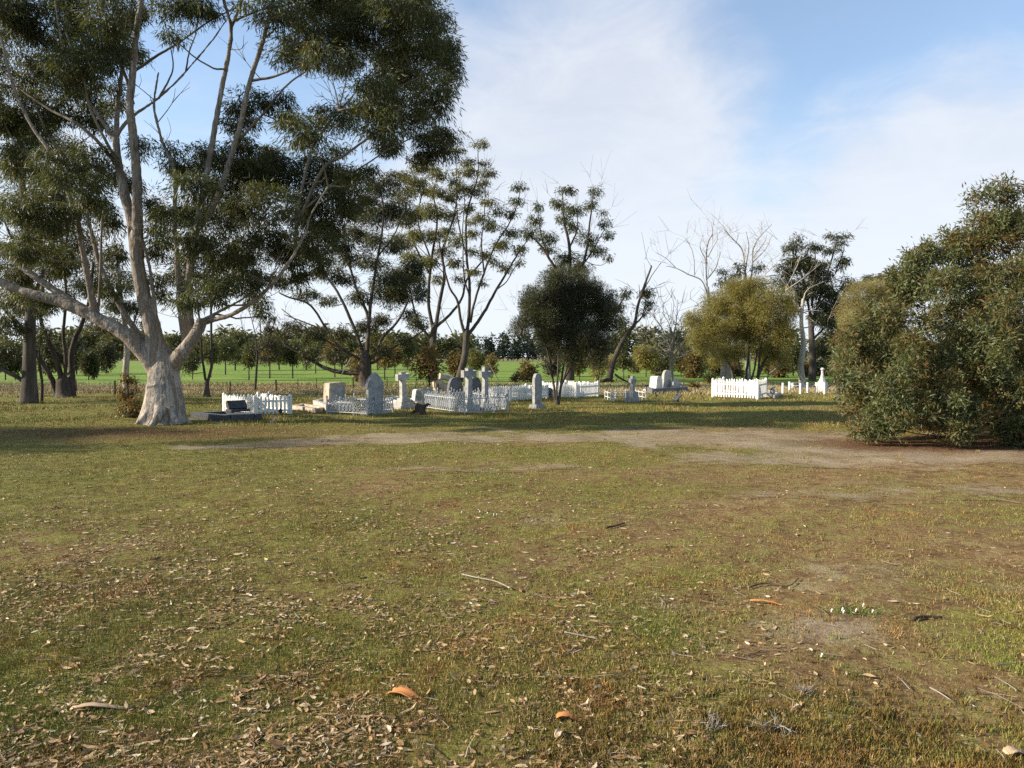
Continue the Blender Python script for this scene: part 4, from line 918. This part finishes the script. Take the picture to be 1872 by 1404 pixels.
t = thing('stone_block', 'small tan broken stone left of the tallest pointed headstone', 'stone', G(667, 742))
mb = MB(); mb.box((0, 0, .12), (.22, .2, .28), .3, (.7, .8), .015); mb.build('block', S['tan'], t)
cross('leaning pale stone cross on three steps between the two lattice fences', 738, 747, 679, 21, 'pale', 3, .62, lean=-.07, th=.14, baseh=.33, arm=.80)
kerb_plot('white marble kerb behind base of leaning stone cross', (700, 735), (728, 741), (760, 736), .14, 'white')
headstone('little white marble headstone with grey panel right of leaning cross', 762, 737, 711, .34, 'taper', 'white', .2, face='grey', plinth=True, ph=.06)
headstone('white sloped tablet seen edge on behind left corner of larger lattice fence', 788, 734, 707, .5, 'square', 'pale', .06, tilt=-.55, ph=.05)
cross('small black iron cross in front of the broken pale slabs', 801, 730, 702, 9, 'dark', 1, .2, th=.05, baseh=.04, arm=.7)
t = thing('tree_stump', 'low dark hollow stump beside left end of larger lattice fence', 'stump', G(768, 757))
mb = MB(); mb.tube([[0, 0, -.05], [0, 0, .1], [.01, 0, .2], [.03, 0, .27]], [.19, .16, .15, .13], 11, flute=.3); mb.build('stump_body', BM['dark'], t, True)
mb = MB(); mb.tube([[.1, 0, .2], [.22, -.02, .28], [.3, -.02, .26]], [.06, .04, .02], 7); mb.tube([[-.1, 0, .1], [-.22, -.02, .03], [-.3, -.02, -.01]], [.06, .04, .02], 7); mb.build('root', BM['dark'], t, True)
iron_fence('larger silver iron lattice fence around the paired tall crosses', (774, 747), (849, 758), (929, 752), 38)
headstone('grey pointed headstone left of the paired tall crosses', 832, 741, 689, .6, 'pointed', 'slate', .12)
headstone('grey pointed headstone between the paired tall crosses', 868, 739, 689, .52, 'pointed', 'slate', .12)
headstone('small white block headstone just left of left tall cross', 847, 736, 711, .25, 'square', 'white', .15, plinth=False)
cross('left one of paired tall grey crosses inside larger lattice fence', 857, 752, 672, 25, 'grey', 1, .5, th=.14, baseh=.2, arm=.84)
cross('right one of paired tall grey crosses inside larger lattice fence', 887, 750, 670, 20, 'grey', 1, .5, th=.13, baseh=.2, arm=.80)
t = thing('stone_rubble', 'broken pale stone slabs leaning together behind the lattice fence', 'rubble', G(815, 718))
D_ = GD(718); 
for q in ((-.35, 0, .45, .5, .2, .3, -.25), (0, .1, .68, .62, .22, .25, .25), (-.1, 0, .28, .8, .35, .4, .05), (.2, .05, .2, .6, .4, .5, -.1)):
    mb = MB(); mb.box((q[0], q[1], q[2]), (q[3], .4, q[4]), .3, (.9, .9), .03, M=Matrix.Rotation(q[6], 3, 'Y')); mb.build('slab', S['tan'], t)
picket_plot('low white picket plot behind the paired tall crosses', (893, 731), (932, 734), (1000, 728), 24, pw=.06, gap=.12)
headstone('slim grey lancet headstone standing alone in front of low white pickets', 982, 746, 682, .33, 'pointed', 'grey', .12)
headstone('small dark arched headstone in front of square white picket plot', 1003, 726, 708, .5, 'arch', 'slate', .12, plinth=False)
picket_plot('square topped white picket plot behind the dense dark tree', (993, 725), (1053, 728), (1093, 724), 26, pw=.075, gap=.105)
t = thing('pipe_rail', 'low white pipe rail around the grey cross right of dark tree', 'rail enclosure', G(1125, 733))
c = corners((1106, 729), (1122, 734), (1181, 732)); o = G(1125, 733)
for i in range(4):
    a, b_ = c[i]-o, c[(i+1) % 4]-o
    for z in (.10, .27):
        mb = MB(); mb.tube([a+[0, 0, z], b_+[0, 0, z]], [.014]*2, 5); mb.build('rail', PR, t)
    n = 3 if np.linalg.norm(b_-a) > 1 else 1
    for k in range(n):
        q = a + (b_-a)*k/n; mb = MB(); mb.tube([q+[0, 0, -.03], q+[0, 0, .30], q+[0, 0, .34]], [.02, .02, .004], 6); mb.build('post', PR, t)
cross('grey stone cross on a tall tapering base inside low pipe rail', 1156, 734, 687, 13, 'grey', 1, .42, th=.11, baseh=.36, arm=.70, pedestal=True)
# the three pale headstones on one kerb
kr, kc = kerb_plot('long dark fronted kerb carrying the three pale headstones', (1180, 716), (1192, 720), (1257, 716), .22, 'slate', fill='tan')
headstone('white tapering headstone leftmost on the long dark kerb', 1199, 716, 687, .55, 'taper', 'white', .4, ph=.12)
headstone('tall pale arched headstone in middle of the long dark kerb', 1218, 715, 676, .58, 'pointed', 'pale', .14)
headstone('low pale shouldered headstone rightmost on the long dark kerb', 1235, 715, 691, .6, 'shoulder', 'pale', .16, ph=.16)
t = thing('grave_marker', 'small rusty leaning marker at left end of the long dark kerb', 'marker', G(1182, 719))
mb = MB(); mb.tube([[0, 0, -.02], [0, 0, .3]], [.02, .02], 6); mb.build('stake', DK, t); mb = MB(); mb.box((-.03, 0, .33), (.2, .12, .05), .4); mb.build('plate', DK, t)
gm_ = 'little dark grave markers standing in the grass'
for px, py, lb_ in ((1113, 722, 'little dark knob topped marker just left inside the low pipe rail'), (1200, 728, 'little dark knob topped marker in grass below the white tapering headstone'), (1237, 727, 'little dark knob topped marker just behind the tilted dark plaque'),
                    (1281, 724, 'little dark knob topped marker nearest left end of bright picket plot'), (1262, 720, 'little dark knob topped marker at right end of long dark kerb')):
    t = thing('grave_marker', lb_, 'marker', G(px, py), gm_)
    mb = MB(); mb.tube([[0, 0, -.02], [0, 0, .08]], [.012, .012], 5); mb.build('stake', DK, t); mb = MB(); mb.tube([[0, 0, .07], [0, 0, .1], [0, 0, .15]], [.02, .05, .055], 7); mb.build('cup', DK, t)
t = thing('plaque_stand', 'dark tilted plaque on a stand in grass below three pale headstones', 'plaque', G(1238, 736), rz=.5)
mb = MB(); mb.box((0, 0, .17), (.3, .22, .03), 0, M=Matrix.Rotation(-.7, 3, 'Y')); mb.build('plaque', S['dark'], t); mb = MB(); mb.box((.03, 0, .07), (.04, .06, .18)); mb.build('stand', S['slate'], t)
picket_plot('bright white picket plot at right in front of yellow green tree', (1303, 726), (1385, 730), (1400, 725), 33, pw=.06, gap=.115)
kr, kc = kerb_plot('low concrete grave kerb touching right end of bright picket plot', (1399, 725), (1416, 728), (1428, 723), .12, 'concrete')
t = thing('stone_block', 'small pale stone block on low kerb right of bright picket plot', 'stone', G(1411, 723))
mb = MB(); mb.box((0, 0, .13), (.2, .2, .3), .6, (.85, .85), .01); mb.build('block', S['pale'], t); mb = MB(); mb.box((-.02, 0, .31), (.3, .16, .04), .5, M=Matrix.Rotation(-.3, 3, 'Y')); mb.build('cap', S['slate'], t)
t = thing('post_and_chain_fence', 'row of short white posts joined by sagging chain near the bush', 'post fence', G(1430, 719))
o = G(1430, 719); prev = None
pp = [(1431, 719), (1443, 716), (1463, 720), (1476, 718), (1492, 718), (1507, 720), (1540, 716)]
for px, py in pp:
    q = G(px, py)-o; q[2] = 0; mb = MB(); mb.box((q[0], q[1], .21), (.085, .085, .5), R45, (.9, .9)); mb.build('post', PR, t)
    if prev is not None:
        m2 = (prev+q)/2; mb = MB(); mb.tube(smooth_path([prev+[0, 0, .38], m2+[0, 0, .30], q+[0, 0, .38]], 4), [.010]*9, 4); mb.build('chain', PR, t)
    prev = q
t = thing('spire_monument', 'slender white spire monument topped by small figure near the bush', 'monument', G(1503, 716), rz=R45)
D_ = GD(716); k = D_/F
mb = MB(); mb.box((0, 0, 18*k/2), (.42, .42, 18*k), 0, (.8, .8)); mb.build('plinth', S['white'], t)
mb = MB(); mb.tube([[0, 0, 18*k], [0, 0, 25*k], [0, 0, 34*k], [0, 0, 38*k]], [.17, .09, .05, .06], 8); mb.build('spire', S['white'], t)
mb = MB(); mb.tube([[0, 0, 38*k], [0, 0, 41*k], [0, 0, 44*k]], [.03, .10, .03], 8); mb.build('finial', S['white'], t)
headstone('low flat pale headstone behind the short white posts', 1452, 712, 699, .6, 'square', 'pale', .2, plinth=False)
headstone('tilted tan broken headstone behind middle of the short white posts', 1473, 712, 695, .5, 'rough', 'tan', .12, plinth=False, tilt=-.7)

# wire boundary fence
t = thing('wire_fence', 'thin wire boundary fence on dark posts between cemetery and green field', 'wire fence', G(420, 722))
o = G(420, 722); fp = [(-60, 716), (60, 717), (140, 717), (210, 721), (300, 721), (420, 722), (505, 718), (544, 716), (578, 714), (646, 712), (708, 711), (760, 710), (860, 709), (960, 708), (1060, 706), (1150, 705), (1250, 705)]
pts = []
for i, (px, py) in enumerate(fp):
    q = G(px, py)-o; q[2] = 0; pts.append(q); mb = MB(); r = .022 if i % 3 else .045
    mb.tube([q+[0, 0, -.05], q+[rng.normal(0, .02), 0, .58]], [r, r*.9], 6); mb.build('fence_post', BM['dark'], t)
for z in (.2, .37, .54):
    mb = MB()
    mb.tube([p+[0, 0, z] for p in pts], [.0045]*len(pts), 4); mb.build('wire', DK, t)
# fallen timber
def log(label, pts_px, D, w0, w1, bark='grey', name='fallen_branch', side=()):
    p = smooth_path([P(x, y, D+dz) for x, y, dz in pts_px], 5); o = np.array([p[0][0], p[0][1], 0]); t = thing(name, label, 'fallen branch', o)
    mb = MB(); mb.tube(p-o, np.linspace(w0, w1, len(p)), 7); mb.build('limb', BM[bark], t, True)
    for sp2 in side:
        q = smooth_path([P(x, y, D+dz) for x, y, dz in sp2], 4); mb = MB(); mb.tube(q-o, np.linspace(w1, w1*.4, len(q)), 5); mb.build('offshoot', BM[bark], t, True)
log('dark fallen branch propped beside foot of the leaning gum', [(1124, 684, 0), (1135, 692, 0), (1152, 700, .5), (1160, 702, 1)], 44, .07, .03, 'dark', side=[[(1130, 688, 0), (1127, 694, 0), (1128, 701, -.3)]])
log('heap of dark fallen timber left of foot of leaning gum', [(1093, 699, 0), (1105, 696, 0), (1122, 697, .5)], 45, .12, .08, 'dark', side=[[(1100, 697, 0), (1110, 692, 0), (1120, 695, 0)]])
log('pale broken bough resting behind right end of bright picket plot', [(1398, 704, 0), (1404, 688, 0), (1420, 673, .3), (1437, 660, .5)], 43, .07, .04, 'grey')
log('thin pale stick leaning in field behind the right tall cross', [(893, 664, 0), (900, 676, 0), (908, 690, 0), (913, 698, 0)], 46, .03, .03, 'grey')
log('thin bare branch hanging from the low sweeping limb', [(642, 655, 0), (634, 668, 0), (626, 682, 0), (620, 694, .3)], 36, .03, .015, 'grey', side=[[(632, 670, 0), (622, 678, 0), (612, 680, 0)]])

# ============================================================ GROUND DETAIL
def litmat(name, stops, rough=.7, trans=0.0):
    m, nt, b = newmat(name, rough, .25)
    a = N(nt, 'ShaderNodeAttribute', attribute_name='rnd').outputs['Fac']
    c = ramp(nt, a, stops); L(nt, c, b.inputs['Base Color']); return m
def grassmat(name, stops, rough=.7):
    m, nt, b = newmat(name, rough, .2)
    a = N(nt, 'ShaderNodeAttribute', attribute_name='rnd').outputs['Fac']
    c = ramp(nt, a, stops); w = noise(nt, worldpos(nt), 1.7, 5, .65, .6); w2 = noise(nt, worldpos(nt), .45, 4, .6)
    c = mixc(nt, mrange(nt, w, .48, .62, 0, .75), c, mixc(nt, 1.0, c, (1.25, .72, .75), 'MULTIPLY'))
    c = mixc(nt, mrange(nt, w2, .52, .40, 0, .8), c, mixc(nt, 1.0, c, (.70, 1.0, .6), 'MULTIPLY'))
    L(nt, c, b.inputs['Base Color']); return m
LIT_M = litmat('leaf_litter', [(0, (.08, .04, .018)), (.3, (.19, .105, .040)), (.5, (.30, .19, .085)), (.7, (.40, .285, .15)), (.86, (.50, .39, .25)), (1, (.66, .58, .46))])
GR_M = grassmat('grass_blades', [(0, (.10, .10, .020)), (.25, (.16, .155, .030)), (.45, (.22, .185, .048)), (.65, (.32, .225, .085)), (1, (.48, .36, .19))], .6)
DG_M = litmat('dry_grass_blades', [(0, (.20, .165, .07)), (.5, (.36, .285, .15)), (1, (.50, .41, .24))], .7)
HEA_M = litmat('heath_tufts', [(0, (.05, .045, .012)), (.4, (.12, .095, .02)), (.7, (.19, .11, .03)), (1, (.25, .14, .06))], .7)

def scatter(n, y0, y1, power, marg=1.0, xl=-1e9, xh=1e9):
    u = rng.random(n)
    if abs(power-1) < 1e-6: y = y0*(y1/y0)**u
    else: y = (y0**(1-power) + u*(y1**(1-power)-y0**(1-power)))**(1/(1-power))
    x = (rng.random(n)*2-1)*(y*.72+marg)
    k = (x > xl) & (x < xh); return x[k], y[k]
def litter_leaves(n, y0, y1, power, dens):
    x, y = scatter(n, y0, y1, power)
    cl = .08 + fbm(x*1.3+31, y*1.3, 2)*.35 + fbm(x*5, y*5, 4)*.5
    side = np.clip(.72 - .26*x/np.maximum(y/6, .5), .09, 1.0)*np.clip(1.25-.05*y, .5, 1)
    k = rng.random(len(x)) < np.clip((cl-.38)*3.6, 0.06, 1)*side*dens
    k &= ~((track_m(x, y) > .25) & (rng.random(len(x)) < .8))
    x, y = x[k], y[k]; n = len(x)
    a = rng.uniform(0, 2*PI, n); ln = rng.gamma(3, .0084, n).clip(.009, .07); wd = ln*rng.uniform(.16, .36, n); lg = rng.random(n) < .025; ln[lg] = rng.uniform(.06, .11, lg.sum()); wd[lg] = ln[lg]*rng.uniform(.1, .2, lg.sum())
    d = np.stack([np.cos(a), np.sin(a), np.zeros(n)], 1); s_ = np.stack([-np.sin(a), np.cos(a), rng.normal(0, .35, n)], 1)
    z = hgt(x, y) + rng.uniform(.003, .016, n); c = np.stack([x, y, z], 1)
    curl = rng.uniform(-.12, .2, n)[:, None]*ln[:, None]; up = np.array([0, 0, 1.])
    tipz = rng.normal(0, .12, n)[:, None]*ln[:, None]
    p0 = c - d*ln[:, None]/2 + up*(curl*.5); p1 = c - d*ln[:, None]*.12 + s_*wd[:, None]/2; p2 = c - d*ln[:, None]*.12 - s_*wd[:, None]/2
    p3 = c + d*ln[:, None]*.22 + s_*wd[:, None]*.4; p4 = c + d*ln[:, None]*.22 - s_*wd[:, None]*.4; p5 = c + d*ln[:, None]/2 + up*(curl+tipz)
    v = np.stack([p0, p2, p4, p5, p3, p1], 1)
    v[:, :, 2] = np.maximum(v[:, :, 2], hgt(x, y)[:, None]+.003)
    mb = MB(); f = np.arange(n)[:, None]*6
    fs = np.concatenate([f+np.array([0, 1, 5]), ]), np.concatenate([f+np.array([1, 2, 4, 5])]), np.concatenate([f+np.array([2, 3, 4])])
    r = rng.beta(2.0, 2.2, n)
    mb.f = [(q).ravel() for q in fs]; mb.sz = [np.full(len(q), q.shape[1]) for q in fs]; mb.rnd = [r, r, r]
    mb.v = [v.reshape(-1, 3)]; mb.n = 6*n
    return mb
mb = litter_leaves(420000, 2.2, 17, 1.1, .66)
tag(mb.build('leaf_litter', LIT_M), 'dry curled gum leaves strewn over the grass', 'leaf litter', kind='stuff')
def blades(n, y0, y1, power, hmin, hmax, w, xl=-1e9, xh=1e9, dens=None, tuft=.03, lean=.6, k_=7):
    x, y = scatter(n//k_, y0, y1, power, 1.0, xl, xh)
    if dens is not None:
        kk = rng.random(len(x)) < dens(x, y); x, y = x[kk], y[kk]
    x = np.repeat(x, k_) + rng.normal(0, tuft, len(x)*k_); y = np.repeat(y, k_) + rng.normal(0, tuft, len(y)*k_)
    n = len(x); sc = np.maximum(1, y/9)
    h = rng.uniform(hmin, hmax, n)*sc**.5; ww = w*rng.uniform(.6, 1.4, n)*sc
    a = rng.uniform(0, 2*PI, n); b_ = rng.uniform(0, 2*PI, n)
    p = np.stack([x, y, hgt(x, y)-.003], 1); s_ = np.stack([np.cos(a), np.sin(a), 0*a], 1)*ww[:, None]/2
    ld = np.stack([np.cos(b_), np.sin(b_), 0*a], 1)*(h*rng.uniform(.1, lean, n))[:, None]; up = np.array([0, 0, 1.])
    v = np.stack([p-s_, p+s_, p+ld*.45+up*h[:, None]*.6+s_*.6, p+ld+up*h[:, None], p+ld*.45+up*h[:, None]*.6-s_*.6], 1)
    mb = MB(); mb.add(v.reshape(-1, 3), np.arange(5*n).reshape(n, 5), np.clip(rng.beta(2, 2.4, n*1)*.8 + np.repeat(rng.random(n//k_), k_)*.35-.05, 0, 1)); return mb
def gd(x, y):
    g_ = np.clip(.75 - .06*x/np.maximum(y/6, 1) -.1 + (fbm(x*.5, y*.5, 4)-.5)*3 + (fbm(x*3, y*3, 1)-.5)*2.4, .05, 1)
    return g_*np.where(track_m(x, y) > .2, .08, 1)
mb = blades(800000, 2.2, 26, 1.3, .008, .030, .0036, dens=gd)
tag(mb.build('grass', GR_M), 'short sparse winter grass covering the cemetery clearing', 'grass', kind='stuff')
def hd(x, y):
    g_ = G(1500, 1380); return np.clip(1.5*np.exp(-((x-g_[0])/1.15)**2 - ((y-2.85)/.55)**2) + .5*np.exp(-((x-.9)/.6)**2-((y-2.8)/.5)**2), 0, 1)*np.clip((fbm(x*3, y*3, 2)-.3)*3.5, 0, 1)
mb = blades(90000, 2.2, 4.4, 1.0, .015, .05, .005, .0, 4, dens=hd, tuft=.014, lean=.8)
tag(mb.build('heath_cover', HEA_M), 'low rusty green heath tufts in the bottom right foreground', 'ground cover', kind='stuff')
mb = blades(200000, 29, 43, 1.0, .03, .09, .006, dens=lambda x, y: np.clip((fbm(x*.4, y*.6, 3)-.25)*2.2, .05, 1)*sst(30, 34, y), tuft=.12, lean=.9)
tag(mb.build('dry_grass', DG_M), 'long straw coloured dry grass along the boundary fence', 'dry grass', kind='stuff')
mb = blades(70000, 17, 30, 1.0, .02, .07, .006, dens=lambda x, y: np.clip((fbm(x*.6, y*.8, 3)-.38)*3.2, .0, 1), tuft=.1, lean=.7)
tag(mb.build('grave_grass', GR_M), 'green grass growing between the graves', 'grass', kind='stuff')
mb = blades(90000, 2.4, 20, 1.2, .02, .055, .0045, dens=lambda x, y: .14*np.clip((fbm(x*1.2, y*1.2, 5)-.35)*4, 0, 1), tuft=.016, lean=.9, k_=16)
tag(mb.build('grass_tufts', GR_M), 'taller ragged grass tufts dotted over the clearing', 'grass', kind='stuff')
# small twigs (uncountable)
mb = MB(); x, y = scatter(900, 2.3, 14, 1.1)
for a, b_ in zip(x, y):
    an = rng.uniform(0, PI); ln = rng.gamma(3, .03)+.02; d = np.array([math.cos(an), math.sin(an), 0]); c = np.array([a, b_, float(hgt(a, b_))+.012])
    mb.tube([c-d*ln/2, c+rng.normal(0, .08*ln, 3)*[1, 1, .3], c+d*ln/2], [.0022, .002, .0012], 3, cap=False)
tag(mb.build('twig_litter', litmat('twig_wood', [(0, (.07, .045, .03)), (.5, (.22, .16, .11)), (1, (.45, .38, .30))])), 'fine broken twigs scattered through the grass', 'twigs', kind='stuff')
# individual bark, sticks, plants
OB = litmat('orange_bark', [(0, (.42, .16, .05)), (1, (.50, .21, .07))]); TB = litmat('tan_bark', [(0, (.40, .28, .17)), (1, (.48, .35, .22))])
def bark_piece(label, px, py, ln, w, ang, mat, curl=.5, name='bark_piece'):
    g_ = G(px, py); t = thing(name, label, 'bark', (g_[0], g_[1], float(hgt(g_[0], g_[1]))), rz=ang)
    n, k = 12, 7; v = []
    for i in range(n):
        u_ = i/(n-1); x_ = (u_-.5)*ln; ww = w*(.55+.45*math.sin(PI*min(1, u_*1.15+.1)))*(1+.15*rng.normal())
        for j in range(k):
            q = (j/(k-1)-.5); v.append((x_, q*ww, .012 + curl*ww*(4*q*q)*.35 + .012*math.sin(u_*5) + rng.normal(0, .0012)))
    f = [[i*k+j, (i+1)*k+j, (i+1)*k+j+1, i*k+j+1] for i in range(n-1) for j in range(k-1)]
    mb = MB(); mb.add(v, np.array(f)); o_ = mb.build('bark_sheet', mat, t, True); sm = o_.modifiers.new('thick', 'SOLIDIFY'); sm.thickness = .004
bark_piece('orange curled slab of bark lying in litter at bottom centre', 746, 1276, .19, .055, -.42, OB)
bark_piece('long tan strip of bark at bottom left', 186, 1302, .26, .03, .12, TB, .3)
bark_piece('reddish brown split bark piece above the heath tufts', 1042, 1316, .12, .04, -.1, OB, .6)
bark_piece('grey brown bark chip pointing towards the camera by heath tufts', 1026, 1342, .10, .025, 1.1, TB, .7)
bark_piece('orange tan bark flake at extreme bottom right corner', 1862, 1382, .12, .045, .1, TB, .3)
bark_piece('thin rusty bark strip lying right of centre', 1415, 1103, .30, .018, -.45, OB, .4)
def stick(label, pts, r0, mat='grey'):
    p = smooth_path([G(*q)+[0, 0, .015+float(hgt(*G(*q)[:2]))] for q in pts], 4); o = np.array([p[0][0], p[0][1], 0]); t = thing('stick', label, 'stick', o)
    mb = MB(); mb.tube(p-o, np.linspace(r0, r0*.5, len(p)), 6); mb.build('stem', BM[mat], t, True)
stick('long thin pale bent stick right of centre in mid foreground', [(845, 1055), (870, 1060), (905, 1065), (935, 1077)], .005, 'white')
stick('pale straight stick in mid foreground right of leaf litter', [(1032, 1165), (1060, 1170), (1097, 1177)], .005)
stick('short white stick lying low right of centre', [(1166, 1263), (1182, 1270)], .0045, 'white')
stick('dark forked stick in sparse grass right of centre', [(1370, 1073), (1400, 1068), (1440, 1075), (1460, 1062)], .006, 'dark')
stick('thick short dark stick at right beyond white flowers', [(1668, 1137), (1690, 1133), (1722, 1134)], .012, 'dark')
stick('dark short stick in middle distance grass', [(1108, 968), (1125, 965), (1142, 960)], .012, 'dark')
stick('slender pale straw lying at left', [(105, 1041), (130, 1042), (160, 1041)], .003, 'white')
stick('thin grey stick on grass at far right', [(1700, 1255), (1718, 1265), (1738, 1279)], .004)
GPM = litmat('broad_green_leaves', [(0, (.05, .12, .02)), (1, (.12, .22, .04))]); WF = litmat('white_petals', [(0, (.75, .76, .68)), (1, (.8, .8, .74))])
def flower(label, px, py, w, nf, nleaf):
    g_ = G(px, py); z = float(hgt(g_[0], g_[1])); t = thing('flower_clump', label, 'plant', (g_[0], g_[1], z))
    mb = MB(); c = np.stack([rng.normal(0, w/2.2, nleaf), rng.normal(0, w/4, nleaf), np.zeros(nleaf)], 1); d = rng.normal(size=(nleaf, 3)); d[:, 2] = np.abs(d[:, 2])*.8+.25
    leaf_faces(mb, c, d, .032, .005); mb.build('foliage', GPM, t)
    for _ in range(nf):
        c = np.array([rng.normal(0, w/3), rng.normal(0, w/6), 0.]); mb = MB(); mb.tube([c+[0, 0, .01], c+[.003, 0, .022], c+[.008, 0, .03]], [.002, .004, .005], 6); mb.build('flower', WF, t)
flower('green clump with several white buds in right foreground', 1562, 1122, .24, 6, 160)
flower('small green and white clump in sunny middle grass', 885, 940, .4, 5, 120)
flower('tiny lone white bud with few leaves low at right', 1505, 1203, .04, 1, 14)
# dead prickly weeds
def weed(label, px, py, h, n=10):
    g_ = G(px, py); t = thing('dead_weed', label, 'dead weed', (g_[0], g_[1], float(hgt(g_[0], g_[1])))); mb = MB()
    for _ in range(n):
        d = rng.normal(size=3); d[2] = abs(d[2])*.8+.3; d *= h/np.linalg.norm(d)*rng.uniform(.5, 1.1); m2 = d*.5+rng.normal(0, .1*h, 3)
        mb.tube(smooth_path([np.zeros(3), m2, d], 3), np.linspace(.0025, .0008, 7), 4, cap=False)
        for _k in range(3):
            e = m2 + rng.normal(0, .3*h, 3); mb.tube([m2, e], [.0012, .0006], 3, cap=False)
    mb.build('stems', BM['grey'], t)
weed('dead prickly grey weed furthest left in the heath tufts', 1305, 1345, .09, 12)
weed('dead prickly grey weed right of the others near right bottom', 1470, 1272, .07, 14)
weed('dead prickly grey weed between the others above bottom edge', 1412, 1345, .11, 10)
weed('tall thin dead weed standing in front of left picket plot', 497, 776, .45, 7)
print('faces', sum(len(o.data.polygons) for o in bpy.data.objects if o.type == 'MESH'))
